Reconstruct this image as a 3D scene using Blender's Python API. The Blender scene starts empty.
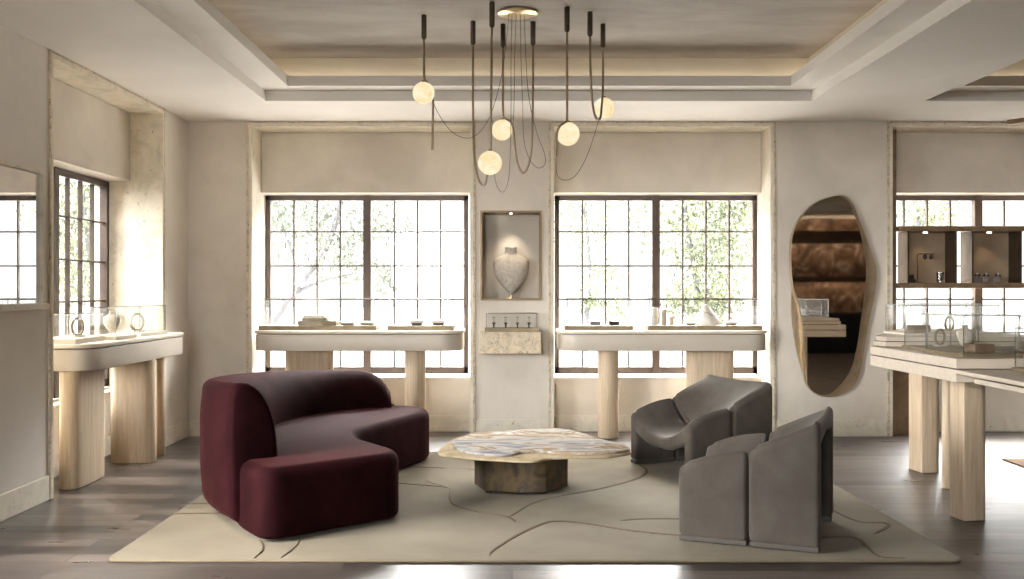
import bpy, bmesh, math, random
from mathutils import Vector, Matrix, Euler
random.seed(7)
C = bpy.context.scene.collection
SC = bpy.context.scene
PI = math.pi
CAMZ = 1.4

# ------------------------------------------------------------------ materials
def new_mat(name):
    m = bpy.data.materials.new(name); m.use_nodes = True
    nt = m.node_tree; nt.nodes.clear()
    o = nt.nodes.new('ShaderNodeOutputMaterial')
    return m, nt, o

def N(nt, t, **kw):
    n = nt.nodes.new(t)
    for k, v in kw.items():
        if k in n.inputs: n.inputs[k].default_value = v
        else: setattr(n, k, v)
    return n

def col4(c): return (c[0], c[1], c[2], 1.0)

def coords(nt, scale=(1, 1, 1), rot=(0, 0, 0)):
    tc = nt.nodes.new('ShaderNodeTexCoord')
    mp = nt.nodes.new('ShaderNodeMapping')
    mp.inputs['Scale'].default_value = scale
    mp.inputs['Rotation'].default_value = rot
    nt.links.new(tc.outputs['Object'], mp.inputs['Vector'])
    return mp.outputs['Vector']

def ramp(nt, fac, stops):
    r = nt.nodes.new('ShaderNodeValToRGB')
    el = r.color_ramp.elements
    while len(el) < len(stops): el.new(0.5)
    for e, (p, c) in zip(el, stops):
        e.position = p; e.color = col4(c)
    nt.links.new(fac, r.inputs['Fac'])
    return r.outputs['Color']

def noise(nt, vec, scale, detail=5, rough=.55, dist=0):
    n = nt.nodes.new('ShaderNodeTexNoise')
    n.inputs['Scale'].default_value = scale
    n.inputs['Detail'].default_value = detail
    n.inputs['Roughness'].default_value = rough
    n.inputs['Distortion'].default_value = dist
    nt.links.new(vec, n.inputs['Vector'])
    return n.outputs['Fac']

def principled(nt, out, **kw):
    p = nt.nodes.new('ShaderNodeBsdfPrincipled')
    for k, v in kw.items():
        p.inputs[k].default_value = v
    nt.links.new(p.outputs[0], out.inputs['Surface'])
    return p

def add_bump(nt, p, h, strength=.2, dist=.01):
    b = nt.nodes.new('ShaderNodeBump')
    b.inputs['Strength'].default_value = strength
    b.inputs['Distance'].default_value = dist
    nt.links.new(h, b.inputs['Height'])
    nt.links.new(b.outputs[0], p.inputs['Normal'])

def mottled(name, ca, cb, scale=1.6, rough=.8, metallic=0, bump=.12, stretch=(1, 1, 1), fine=22, sheen=0, spec=.3, lo=.35, hi=.68, bdist=.01, sheen_tint=None):
    m, nt, o = new_mat(name)
    v = coords(nt, stretch)
    f = noise(nt, v, scale, 7, .6, .3)
    c = ramp(nt, f, [(lo, ca), (hi, cb)])
    p = principled(nt, o, **{'Roughness': rough, 'Metallic': metallic, 'Specular IOR Level': spec})
    nt.links.new(c, p.inputs['Base Color'])
    if sheen:
        p.inputs['Sheen Weight'].default_value = sheen
        p.inputs['Sheen Roughness'].default_value = .35
        if sheen_tint: p.inputs['Sheen Tint'].default_value = col4(sheen_tint)
    if bump: add_bump(nt, p, noise(nt, v, fine, 6, .6), bump, bdist)
    return m

def plain(name, c, rough=.5, metallic=0, spec=.5):
    return mottled(name, tuple(x * .93 for x in c), tuple(min(1, x * 1.05) for x in c), 6, rough, metallic, 0, spec=spec)

def travertine(name, base=(.66, .58, .44), lo=.72, sc=5, pit=.36):
    m, nt, o = new_mat(name)
    v = coords(nt, (1.2, 1.2, 1.2))
    a = noise(nt, v, sc, 8, .65, .8)
    c1 = ramp(nt, a, [(.32, tuple(x * lo for x in base)), (.5, base), (.7, tuple(min(1, x * (1 + (1 - lo) * .6)) for x in base))])
    pits = noise(nt, coords(nt, (3, 3, 1.6)), 16, 4, .7, .4)
    msk = ramp(nt, pits, [(pit - .06, (1, 1, 1)), (pit, (0, 0, 0))])
    mx = nt.nodes.new('ShaderNodeMix'); mx.data_type = 'RGBA'
    nt.links.new(msk, mx.inputs[0]); nt.links.new(c1, mx.inputs[6])
    mx.inputs[7].default_value = (.30, .22, .12, 1)
    p = principled(nt, o, Roughness=.6)
    p.inputs['Specular IOR Level'].default_value = .3
    nt.links.new(mx.outputs[2], p.inputs['Base Color'])
    add_bump(nt, p, pits, .15, .005)
    return m

def wood(name, ca, cb, stretch=(14, 14, .8), rough=.5):
    m, nt, o = new_mat(name)
    v = coords(nt, stretch)
    f = noise(nt, v, 3, 6, .6, .6)
    c = ramp(nt, f, [(.3, ca), (.7, cb)])
    p = principled(nt, o, Roughness=rough); p.inputs['Specular IOR Level'].default_value = .35
    nt.links.new(c, p.inputs['Base Color'])
    add_bump(nt, p, f, .06, .004)
    return m

def floor_mat():
    m, nt, o = new_mat('floor_planks')
    v = coords(nt)
    b = nt.nodes.new('ShaderNodeTexBrick')
    b.offset = .37; b.offset_frequency = 2; b.squash = 1
    for k, x in {'Scale': 1.0, 'Mortar Size': .006, 'Mortar Smooth': .3, 'Bias': -.1, 'Brick Width': 2.3, 'Row Height': .155}.items():
        b.inputs[k].default_value = x
    b.inputs['Color1'].default_value = (.028, .022, .020, 1)
    b.inputs['Color2'].default_value = (.125, .101, .089, 1)
    b.inputs['Mortar'].default_value = (.02, .016, .014, 1)
    nt.links.new(v, b.inputs['Vector'])
    g = noise(nt, coords(nt, (.9, 16, 1)), 3, 8, .65, .5)
    gc = ramp(nt, g, [(.3, (.60, .58, .56)), (.7, (1.35, 1.32, 1.3))])
    mx = nt.nodes.new('ShaderNodeMix'); mx.data_type = 'RGBA'; mx.blend_type = 'MULTIPLY'
    mx.inputs[0].default_value = 1
    nt.links.new(b.outputs['Color'], mx.inputs[6]); nt.links.new(gc, mx.inputs[7])
    p = principled(nt, o)
    nt.links.new(mx.outputs[2], p.inputs['Base Color'])
    rr = ramp(nt, noise(nt, coords(nt, (1, 3, 1)), 2.5, 5), [(.3, (.27, .27, .27)), (.75, (.35, .35, .35))])
    nt.links.new(rr, p.inputs['Roughness'])
    p.inputs['Specular IOR Level'].default_value = .36
    mh = nt.nodes.new('ShaderNodeMath'); mh.operation = 'SUBTRACT'
    nt.links.new(g, mh.inputs[0]); nt.links.new(b.outputs['Fac'], mh.inputs[1])
    add_bump(nt, p, mh.outputs[0], .05, .003)
    return m

def glass_mat(name, tint=(1, 1, 1), ior=1.45, rough=0.0, extra=0.0):
    m, nt, o = new_mat(name)
    t = N(nt, 'ShaderNodeBsdfTransparent'); t.inputs['Color'].default_value = col4(tint)
    g = N(nt, 'ShaderNodeBsdfGlossy'); g.inputs['Roughness'].default_value = rough
    fr = N(nt, 'ShaderNodeFresnel')
    ge = N(nt, 'ShaderNodeNewGeometry')          # same reflectance on both faces of a pane
    io = N(nt, 'ShaderNodeMapRange'); io.inputs['To Min'].default_value = ior; io.inputs['To Max'].default_value = 1 / ior
    nt.links.new(ge.outputs['Backfacing'], io.inputs['Value']); nt.links.new(io.outputs[0], fr.inputs['IOR'])
    fac = fr.outputs[0]
    if extra:
        ad = N(nt, 'ShaderNodeMath', operation='ADD', use_clamp=True); ad.inputs[1].default_value = extra
        nt.links.new(fac, ad.inputs[0]); fac = ad.outputs[0]
    mx = N(nt, 'ShaderNodeMixShader')
    nt.links.new(fac, mx.inputs[0]); nt.links.new(t.outputs[0], mx.inputs[1]); nt.links.new(g.outputs[0], mx.inputs[2])
    nt.links.new(mx.outputs[0], o.inputs['Surface'])
    return m

def emit_mat(name, c, s, ca=None):
    m, nt, o = new_mat(name)
    e = N(nt, 'ShaderNodeEmission'); e.inputs['Strength'].default_value = s
    if ca:
        f = noise(nt, coords(nt), 9, 6, .6, 1.2)
        nt.links.new(ramp(nt, f, [(.35, ca), (.62, c)]), e.inputs['Color'])
    else: e.inputs['Color'].default_value = col4(c)
    nt.links.new(e.outputs[0], o.inputs['Surface'])
    return m

M = {}
M['plaster'] = mottled('plaster', (.60, .545, .475), (.745, .685, .605), 1.3, .85, bump=.10, fine=9)
M['plaster_pale'] = mottled('plaster_pale', (.665, .615, .55), (.75, .70, .635), 1.1, .85, bump=.08, fine=9)
M['ceiling_white'] = mottled('ceiling_white', (.77, .735, .685), (.84, .81, .765), .9, .85, bump=.06, fine=8)
M['ceiling_dark'] = mottled('ceiling_dark', (.27, .237, .205), (.40, .36, .32), 1.3, .8, bump=.16, fine=6, stretch=(.7, 1.6, 1))
M['cove'] = mottled('cove', (.63, .56, .44), (.71, .64, .52), 1.5, .8, bump=.05)
M['travertine'] = travertine('travertine', (.69, .625, .51), .78)
M['travertine_pale'] = travertine('travertine_pale', (.72, .665, .565), .86)
M['travertine_rough'] = travertine('travertine_rough', (.60, .51, .38), .62, 11, .42)
M['floor'] = floor_mat()
M['bronze'] = mottled('bronze', (.055, .036, .024), (.10, .068, .045), 5, .42, .55, .04, spec=.4)
M['frame_bronze'] = mottled('frame_bronze', (.20, .135, .078), (.29, .20, .12), 6, .42, .35, .03)
M['brass'] = mottled('brass', (.50, .37, .20), (.62, .48, .29), 7, .28, 1, .03)
M['dull_brass'] = mottled('dull_brass', (.20, .155, .095), (.28, .22, .14), 7, .5, .35, .03)
M['mirror_rim'] = mottled('mirror_rim', (.46, .36, .23), (.66, .54, .38), 5, .30, .75, .03)
M['window_paint'] = mottled('window_paint', (.060, .044, .036), (.085, .064, .052), 6, .45, .2, .03, spec=.4)
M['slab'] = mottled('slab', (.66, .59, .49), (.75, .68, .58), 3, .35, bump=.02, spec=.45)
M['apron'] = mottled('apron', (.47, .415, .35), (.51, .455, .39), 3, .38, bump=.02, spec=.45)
M['oak'] = wood('oak', (.44, .335, .225), (.62, .50, .365))
M['limed'] = wood('limed', (.56, .48, .385), (.68, .60, .50), (.9, 14, 14), .42)
M['veneer'] = mottled('veneer', (.26, .19, .125), (.34, .25, .17), 3, .6, bump=.03)
M['leather'] = mottled('leather', (.16, .11, .075), (.23, .16, .11), 5, .5, bump=.03)
M['velvet'] = mottled('velvet', (.0080, .0020, .0024), (.0165, .0040, .0048), 4.5, .75, bump=.06, fine=60, sheen=.07, spec=.015, bdist=.003, sheen_tint=(.75, .24, .25))
M['plinth'] = plain('plinth', (.015, .012, .011), .6)
M['wool'] = mottled('wool', (.054, .0455, .038), (.073, .063, .054), 5, .9, bump=.12, fine=240, sheen=.13, spec=.06, bdist=.002, sheen_tint=(.9, .86, .8))
M['wool_trim'] = mottled('wool_trim', (.06, .052, .046), (.075, .066, .058), 5, .8, bump=0, spec=.25)
M['rug'] = mottled('rug', (.128, .104, .070), (.160, .132, .092), 2.2, .95, bump=.25, fine=140, sheen=.08, spec=.1, bdist=.004)
M['rug_shade'] = plain('rug_shade', (.10, .075, .05), .9, 0, .1)  # shade of the pile edges, put into the colour
M['rug_brown'] = mottled('rug_brown', (.14, .085, .045), (.19, .12, .068), 4, .95, bump=.2, fine=140, spec=.1)
M['white_item'] = mottled('white_item', (.74, .70, .65), (.80, .76, .71), 5, .5, bump=0)
M['grey_item'] = mottled('grey_item', (.20, .175, .17), (.26, .23, .22), 5, .6, bump=0)
M['dark_item'] = mottled('dark_item', (.035, .026, .02), (.07, .05, .04), 5, .35, .4, bump=0)
M['beige_item'] = mottled('beige_item', (.52, .42, .33), (.60, .50, .40), 5, .5, bump=0)
M['case_glass'] = glass_mat('case_glass', (.992, .995, .992), 1.5)
M['case_edge'] = glass_mat('case_edge', (.86, .88, .85), 1.5, .1, .38)
M['pane'] = glass_mat('pane', (.985, .99, .985), 1.4)
M['clear_glass'] = glass_mat('clear_glass', (.995, .997, .995), 1.22)
M['niche_glass'] = glass_mat('niche_glass', (.99, .99, .985), 1.5)
M['mirror'] = plain('mirror', (.80, .80, .80), .015, 1)
M['mirror_bronze'] = plain('mirror_bronze', (.70, .64, .57), .03, 1)
M['globe'] = emit_mat('globe', (1.0, .90, .66), .92, (.98, .70, .34))
M['led'] = emit_mat('led', (1, .83, .62), 22)
M['led_soft'] = emit_mat('led_soft', (1, .88, .70), 4.0)
M['spot_lens'] = emit_mat('spot_lens', (1, .82, .6), 6)
M['cord'] = plain('cord', (.05, .037, .028), .5, .3)
M['tube'] = mottled('tube', (.22, .165, .105), (.30, .23, .15), 8, .45, .4, 0)
M['leaf'] = mottled('leaf', (.030, .037, .018), (.058, .068, .036), 3, .6, bump=0)
M['leaf_dark'] = mottled('leaf_dark', (.026, .033, .023), (.050, .058, .040), 3, .6, bump=0)
M['bark'] = mottled('bark', (.028, .028, .031), (.042, .042, .046), 6, .9, bump=.2)
M['baffle_dark'] = mottled('baffle_dark', (.05, .045, .04), (.09, .08, .07), 2, .9, bump=.1)  # dark so the added baffle wall bounces little light
M['asphalt'] = mottled('asphalt', (.015, .015, .017), (.018, .018, .020), .6, .9, bump=0)
M['paving'] = mottled('paving', (.50, .49, .48), (.56, .55, .54), .6, .9, bump=0)
M['street_wall'] = mottled('street_wall', (.52, .51, .52), (.58, .57, .57), 1, .9, bump=0)

def marble(name, stops, scale=2.2, rough=.25, stretch=(1, 1, 1), metallic=0.0, dist=2.0, spec=.25):
    m, nt, o = new_mat(name)
    f = noise(nt, coords(nt, stretch), scale, 9, .62, dist)
    c = ramp(nt, f, stops)
    p = principled(nt, o, Roughness=rough, Metallic=metallic)
    p.inputs['Specular IOR Level'].default_value = spec
    nt.links.new(c, p.inputs['Base Color'])
    return m
M['table_stone'] = marble('table_stone', [(.28, (.10, .10, .112)), (.42, (.24, .235, .245)), (.50, (.42, .385, .35)), (.57, (.22, .16, .105)), (.66, (.45, .42, .39)), (.78, (.17, .13, .095))], 2.0, .5, (.75, 1.7, 1), dist=1.3, spec=0.0)
M['table_gold'] = marble('table_gold', [(.3, (.24, .185, .11)), (.5, (.34, .275, .185)), (.7, (.40, .34, .25))], 3, .5, spec=0.0)
M['patina'] = marble('patina', [(.28, (.008, .006, .005)), (.42, (.032, .023, .014)), (.52, (.085, .058, .028)), (.62, (.040, .032, .025)), (.75, (.13, .127, .128))], 3.2, .38, metallic=.25, stretch=(1, 1, .8), dist=.8)
M['bust_marble'] = marble('bust_marble', [(.3, (.42, .36, .30)), (.46, (.66, .60, .53)), (.54, (.50, .42, .34)), (.6, (.70, .65, .58)), (.8, (.60, .52, .44))], 7, .45, dist=2.5)
M['brown_marble'] = marble('brown_marble', [(.30, (.035, .022, .016)), (.45, (.12, .070, .045)), (.55, (.24, .155, .105)), (.66, (.46, .38, .32))], 1.9, .35, dist=2.4)
M['dark_panel'] = plain('dark_panel', (.022, .025, .032), .5)

# ------------------------------------------------------------------ mesh builder
ROOT = {}
def xf(o):
    """matrix of the thing an object belongs to"""
    while o is not None and o.parent is not None: o = o.parent
    return ROOT.get(o.name, Matrix.Identity(4)) if o is not None else Matrix.Identity(4)

class MB:
    def __init__(s): s.v = []; s.f = []; s.mi = []
    def add(s, vs, fs, mi=0):
        k = len(s.v); s.v += [Vector(p) for p in vs]
        for f in fs: s.f.append(tuple(i + k for i in f)); s.mi.append(mi)
        return s
    def box(s, x0, x1, y0, y1, z0, z1, mi=0):
        vs = [(x0, y0, z0), (x1, y0, z0), (x1, y1, z0), (x0, y1, z0), (x0, y0, z1), (x1, y0, z1), (x1, y1, z1), (x0, y1, z1)]
        return s.add(vs, [(3, 2, 1, 0), (4, 5, 6, 7), (0, 1, 5, 4), (1, 2, 6, 5), (2, 3, 7, 6), (3, 0, 4, 7)], mi)
    def rings(s, rs, mi=0, caps=True, closed=True):
        n = len(rs[0]); vs = [p for r in rs for p in r]; fs = []
        for a in range(len(rs) - 1):
            for i in range(n if closed else n - 1):
                j = (i + 1) % n
                fs.append((a * n + i, a * n + j, (a + 1) * n + j, (a + 1) * n + i))
        if caps:
            fs.append(tuple(range(n - 1, -1, -1))); L = (len(rs) - 1) * n
            fs.append(tuple(L + i for i in range(n)))
        return s.add(vs, fs, mi)
    def prism(s, poly, z0, z1, mi=0):
        return s.rings([[(x, y, z0) for x, y in poly], [(x, y, z1) for x, y in poly]], mi)
    def pillow(s, poly, z0, z1, r, seg=5, rb=None, mi=0):
        rb = r if rb is None else rb
        rs = []
        for k in range(seg + 1):
            a = PI / 2 * k / seg
            rs.append([(x, y, z0 + rb * (1 - math.sin(a))) for x, y in inset(poly, rb * (1 - math.cos(a)))][:])
        rs.reverse()
        for k in range(seg + 1):
            a = PI / 2 * k / seg
            rs.append([(x, y, z1 - r * (1 - math.sin(a))) for x, y in inset(poly, r * (1 - math.cos(a)))])
        return s.rings(rs, mi)
    def tube(s, pts, r, n=8, mi=0, caps=True):
        pts = [Vector(p) for p in pts]; rs = []
        up = None
        for i, p in enumerate(pts):
            t = (pts[min(i + 1, len(pts) - 1)] - pts[max(i - 1, 0)]).normalized()
            if up is None:
                up = t.orthogonal().normalized()
            up = (up - t * up.dot(t)).normalized(); sd = t.cross(up)
            rr = r[i] if isinstance(r, (list, tuple)) else r
            rs.append([p + (up * math.cos(2 * PI * k / n) + sd * math.sin(2 * PI * k / n)) * rr for k in range(n)])
        return s.rings(rs, mi, caps)
    def lathe(s, prof, c=(0, 0, 0), n=32, mi=0, sx=1, sy=1):
        rs = [[(c[0] + r * sx * math.cos(2 * PI * k / n), c[1] + r * sy * math.sin(2 * PI * k / n), c[2] + z) for k in range(n)] for r, z in prof]
        return s.rings(rs, mi)
    def sphere(s, c, r, n=28, m=16, mi=0, sc=(1, 1, 1)):
        prof = [(max(1e-4, r * math.sin(PI * k / m)), -r * math.cos(PI * k / m)) for k in range(m + 1)]
        rs = [[(c[0] + q * sc[0] * math.cos(2 * PI * k / n), c[1] + q * sc[1] * math.sin(2 * PI * k / n), c[2] + z * sc[2]) for k in range(n)] for q, z in prof]
        return s.rings(rs, mi)
    def build(s, name, mats, parent=None, smooth=False, bevel=0, seg=2, local=False, angle=35, wn=False):
        me = bpy.data.meshes.new(name)
        vs = s.v
        if parent is not None and not local:
            inv = xf(parent).inverted(); vs = [inv @ p for p in s.v]
        me.from_pydata([tuple(p) for p in vs], [], s.f)
        if not isinstance(mats, (list, tuple)): mats = [mats]
        for m in mats: me.materials.append(M[m])
        for p, i in zip(me.polygons, s.mi): p.material_index = i
        bm = bmesh.new(); bm.from_mesh(me)
        bmesh.ops.recalc_face_normals(bm, faces=bm.faces)
        bm.to_mesh(me); bm.free()
        o = bpy.data.objects.new(name, me); C.objects.link(o)
        if parent is not None: o.parent = parent
        if bevel:
            b = o.modifiers.new('bevel', 'BEVEL'); b.width = bevel; b.segments = seg
            b.limit_method = 'ANGLE'; b.angle_limit = math.radians(angle); b.harden_normals = False
        if smooth or bevel:
            for p in me.polygons: p.use_smooth = True
            if not smooth or wn:
                w = o.modifiers.new('wn', 'WEIGHTED_NORMAL'); w.keep_sharp = True; w.weight = 80
        if smooth and not bevel:
            try: me.set_sharp_from_angle(angle=math.radians(50))
            except Exception: pass
        return o

def inset(poly, d):
    if abs(d) < 1e-9: return list(poly)
    n = len(poly); area = sum(poly[i][0] * poly[(i + 1) % n][1] - poly[(i + 1) % n][0] * poly[i][1] for i in range(n))
    sg = 1 if area > 0 else -1
    out = []
    for i in range(n):
        a, b, c = Vector(poly[i - 1]), Vector(poly[i]), Vector(poly[(i + 1) % n])
        e1 = (b - a).normalized(); e2 = (c - b).normalized()
        n1 = Vector((-e1.y, e1.x)) * sg; n2 = Vector((-e2.y, e2.x)) * sg
        q = n1 + n2; q = q / max(.3, q.length_squared) * 2 if q.length > 1e-6 else n1
        p = b + q * d; out.append((p.x, p.y))
    return out

def catmull(pts, k=6, closed=True):
    n = len(pts); out = []
    pts = [Vector(p) for p in pts]
    rng = range(n) if closed else range(n - 1)
    for i in rng:
        if closed: p0, p1, p2, p3 = pts[i - 1], pts[i], pts[(i + 1) % n], pts[(i + 2) % n]
        else: p0, p1, p2, p3 = pts[max(i - 1, 0)], pts[i], pts[i + 1], pts[min(i + 2, n - 1)]
        for j in range(k):
            t = j / k
            out.append(.5 * ((2 * p1) + (p2 - p0) * t + (2 * p0 - 5 * p1 + 4 * p2 - p3) * t * t + (3 * p1 - p0 - 3 * p2 + p3) * t ** 3))
    if not closed: out.append(pts[-1])
    return [tuple(p) for p in out]

def roundpoly(poly, r, seg=6):
    """round the corners of a polygon"""
    n = len(poly); out = []
    for i in range(n):
        a, b, c = Vector(poly[i - 1]), Vector(poly[i]), Vector(poly[(i + 1) % n])
        rr = r[i] if isinstance(r, (list, tuple)) else r
        u, w = (a - b), (c - b)
        d = min(rr, u.length * .49, w.length * .49)
        p, q = b + u.normalized() * d, b + w.normalized() * d
        for k in range(seg + 1):
            t = k / seg
            x = p * (1 - t) ** 2 + b * 2 * t * (1 - t) + q * t * t
            out.append((x.x, x.y))
    return out

def stadium(cx, cy, L, T, ang, seg=10, flat=False):
    """rounded-end bar: half circles on both ends (or one square end)"""
    h = L / 2 - T / 2; pts = []
    for k in range(seg + 1):
        a = -PI / 2 + PI * k / seg; pts.append((h + T / 2 * math.cos(a), T / 2 * math.sin(a)))
    if flat: pts += [(-L / 2, T / 2), (-L / 2, -T / 2)]
    else:
        for k in range(seg + 1):
            a = PI / 2 + PI * k / seg; pts.append((-h + T / 2 * math.cos(a), T / 2 * math.sin(a)))
    ca, sa = math.cos(ang), math.sin(ang)
    return [(cx + x * ca - y * sa, cy + x * sa + y * ca) for x, y in pts]

def tag(o, label, cat, group=None, kind=None):
    if label: o['label'] = label
    if cat: o['category'] = cat
    if group: o['group'] = group
    if kind: o['kind'] = kind
    return o

def thing(name, label, cat, loc=(0, 0, 0), rz=0, group=None, kind=None):
    o = bpy.data.objects.new(name, None); C.objects.link(o)
    o.empty_display_size = .1
    o.location = loc; o.rotation_euler = (0, 0, rz)
    ROOT[o.name] = Matrix.Translation(loc) @ Matrix.Rotation(rz, 4, 'Z')
    return tag(o, label, cat, group, kind)

def struct(o, label, cat='room'):
    return tag(o, label, cat, None, 'structure')

# ------------------------------------------------------------------ room shell
YB = 9.48            # front face of the back wall
YO = 10.10           # outer face
XL = -3.085          # face of the left wall
XLO = -3.72
XR = 8.3
YF = -3.6            # rear wall behind the viewer
ZC = 3.0             # main soffit
OPEN = [(-2.495, -.378), (.378, 2.478), (3.60, 5.72)]     # window recesses in the back wall
ZT = 2.972
LO = (6.65, 8.78)                                           # recess in the left wall

fl = MB().box(XLO, XR + .3, YF - .3, YO, -.12, 0)
struct(fl.build('floor', 'floor'), 'dark grey-brown wood plank floor', 'floor')

# back wall
NX0, NX1, NZ0, NZ1 = -.300, .281, 1.297, 2.150             # niche in the centre pier
w = MB()
w.box(XLO, OPEN[0][0], YB, YO, 0, 3.5)
w.box(OPEN[0][1], NX0, YB, YO, 0, 3.5)
w.box(NX1, OPEN[1][0], YB, YO, 0, 3.5)
w.box(NX0, NX1, YB, YO, 0, NZ0); w.box(NX0, NX1, YB, YO, NZ1, 3.5)
w.box(NX0, NX1, YB + .26, YO, NZ0, NZ1)
w.box(OPEN[1][1], OPEN[2][0], YB, YO, 0, 3.5)
w.box(OPEN[2][1], XR + .3, YB, YO, 0, 3.5)
for a, b in OPEN:
    w.box(a, b, YB, YO, ZT, 3.5)
    w.box(a, b, YB + .33, YO, 0, .535)
struct(w.build('wall_back', 'plaster'), 'beige plaster back wall with three window recesses', 'wall')

# left wall
W5 = (2.5, 4.95)
w = MB()
w.box(XLO, XL, YF, W5[0], 0, 3.5); w.box(XLO, XL, W5[1], LO[0], 0, 3.5)
w.box(XLO, XL, LO[1], YB, 0, 3.5)
w.box(XLO, XL, W5[0], W5[1], 0, .5); w.box(XLO, XL, W5[0], W5[1], 2.75, 3.5)
w.box(XLO, XL, LO[0], LO[1], ZT, 3.5)
w.box(XLO, XL - .33, LO[0], LO[1], 0, .535)
struct(w.build('wall_left', 'plaster_pale'), 'pale plaster left wall with a deep window recess', 'wall')
w = MB().box(XR, XR + .3, YF, YB, 0, 3.5)
struct(w.build('wall_right', 'plaster'), 'plaster side wall out at the right', 'wall')

w = MB().box(-7.2, XLO, 6.0, 6.4, -.55, 4.4)  # unseen wall added outside to keep light off the far recess side
struct(w.build('light_baffle', 'baffle_dark'), 'unseen baffle wall added outside to shade the left window', 'wall')

# rear wall seen only in the mirror: brown stone, dark dado, lit ledges
W6 = (-2.95, -.85)
w = MB().box(XLO, W6[0], YF - .3, YF, 0, 3.5).box(W6[1], XR + .3, YF - .3, YF, 0, 3.5)
w.box(W6[0], W6[1], YF - .3, YF, 0, 1.4).box(W6[0], W6[1], YF - .3, YF, 2.9, 3.5)
struct(w.build('wall_rear', 'brown_marble'), 'brown veined stone wall reflected in the organic mirror', 'wall')

# ceiling: soffit ring, stepped lip, cove and upper panel (two trays)
TR = [(-2.09, 2.54), (3.505, 7.75)]
TY0, TY1 = -1.5, 8.45
c = MB()
def ring_slab(x0, x1, y0, y1, hx0, hx1, hy0, hy1, z0, z1, mi):
    c.box(x0, hx0, y0, y1, z0, z1, mi); c.box(hx1, x1, y0, y1, z0, z1, mi)
    c.box(hx0, hx1, y0, hy0, z0, z1, mi); c.box(hx0, hx1, hy1, y1, z0, z1, mi)
SPL = 3.02
for (tx0, tx1), (bx0, bx1) in zip(TR, [(XL, SPL), (SPL, XR)]):
    ring_slab(bx0, bx1, YF, YB, tx0, tx1, TY0, TY1, ZC, 3.085, 0)
    ring_slab(bx0, bx1, YF, YB, tx0 + .235, tx1 - .235, TY0 + .235, TY1 - .215, 3.085, 3.168, 0)
    ring_slab(bx0, bx1, YF, YB, tx0 + .03, tx1 - .03, TY0 + .02, TY1 - .02, 3.168, 3.36, 1)
    c.box(bx0, bx1, YF, YB, 3.36, 3.5, 2)
struct(c.build('ceiling', ['ceiling_white', 'cove', 'ceiling_dark']), 'pale stepped ceiling with a darker plaster tray', 'ceiling')
# warm cove strips lying on the lips of the trays
k = 0
for (tx0, tx1) in TR:
    m = MB()
    m.box(tx0 + .07, tx1 - .07, TY1 - .09, TY1 - .07, 3.169, 3.181)
    m.box(tx0 + .07, tx0 + .09, TY0 + .1, TY1 - .1, 3.169, 3.181)
    m.box(tx1 - .09, tx1 - .07, TY0 + .1, TY1 - .1, 3.169, 3.181)
    k += 1
    struct(m.build('trim_%d' % (20 + k), 'led_soft'), ['warm light strip in the cove of the main ceiling tray', 'warm light strip in the cove of the right ceiling tray'][k - 1], 'cove light')

# baseboards (travertine, flush, with a fine joint above)
def bb(name, segs, label):
    m = MB()
    for (x0, x1, y0, y1) in segs: m.box(x0, x1, y0, y1, .002, .163)
    return struct(m.build(name, 'travertine_pale', bevel=.002), label, 'baseboard')
T = .012
bb('baseboard_back', [(XL, OPEN[0][0] - .035, YB - T, YB), (OPEN[0][1] + .035, OPEN[1][0] - .035, YB - T, YB), (OPEN[1][1] + .035, OPEN[2][0] - .035, YB - T, YB)]
   + [(a + .024, b - .024, YB + .33 - T, YB + .33) for a, b in OPEN], 'travertine baseboard along the back wall')
bb('baseboard_left', [(XL, XL + T, YF, LO[0] - .035), (XL, XL + T, LO[1] + .035, YB - T), (XL - .33, XL - .33 + T, LO[0] + .024, LO[1] - .024)], 'travertine baseboard along the left wall')

# travertine linings of the recesses
def lining(i, a, b, label):
    m = MB()
    for x0, x1 in ((a - .03, a + .022), (b - .022, b + .03)): m.box(x0, x1, YB - .014, YB + .33, .001, ZT + .0)
    m.box(a - .03, a + .022, YB + .33, YB + .60, .535, ZT); m.box(b - .022, b + .03, YB + .33, YB + .60, .535, ZT)
    m.box(a - .03, b + .03, YB - .014, YB + .60, ZT - .022, ZT + .022)
    m.box(a + .022, b - .022, YB + .31, YB + .62, .515, .540)
    for x0, x1 in ((a - .031, a - .008), (b + .008, b + .031)): m.box(x0, x1, YB - .017, YB - .003, .001, ZT + .023, 1)
    m.box(a - .031, b + .031, YB - .017, YB - .003, ZT + .008, ZT + .023, 1)
    return struct(m.build('trim_%d' % i, ['travertine_pale', 'travertine_rough'], bevel=.003), label, 'window lining')
lining(1, *OPEN[0], 'travertine lining of the left back window recess')
lining(2, *OPEN[1], 'travertine lining of the middle back window recess')
lining(3, *OPEN[2], 'travertine lining of the right back window recess')
m = MB()
for y0, y1 in ((LO[0] - .03, LO[0] + .022), (LO[1] - .022, LO[1] + .03)):
    m.box(XL - .33, XL + .014, y0, y1, .001, ZT); m.box(XL - .60, XL - .33, y0, y1, .535, ZT)
m.box(XL - .60, XL + .014, LO[0] - .03, LO[1] + .03, ZT - .022, ZT + .022)
m.box(XL - .62, XL - .31, LO[0] + .022, LO[1] - .022, .515, .540)
for y0, y1 in ((LO[0] - .031, LO[0] - .008), (LO[1] + .008, LO[1] + .031)): m.box(XL + .003, XL + .017, y0, y1, .001, ZT + .023, 1)
m.box(XL + .003, XL + .017, LO[0] - .031, LO[1] + .031, ZT + .008, ZT + .023, 1)
struct(m.build('trim_4', ['travertine', 'travertine_rough'], bevel=.003), 'travertine lining of the left wall window recess', 'window lining')

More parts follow.
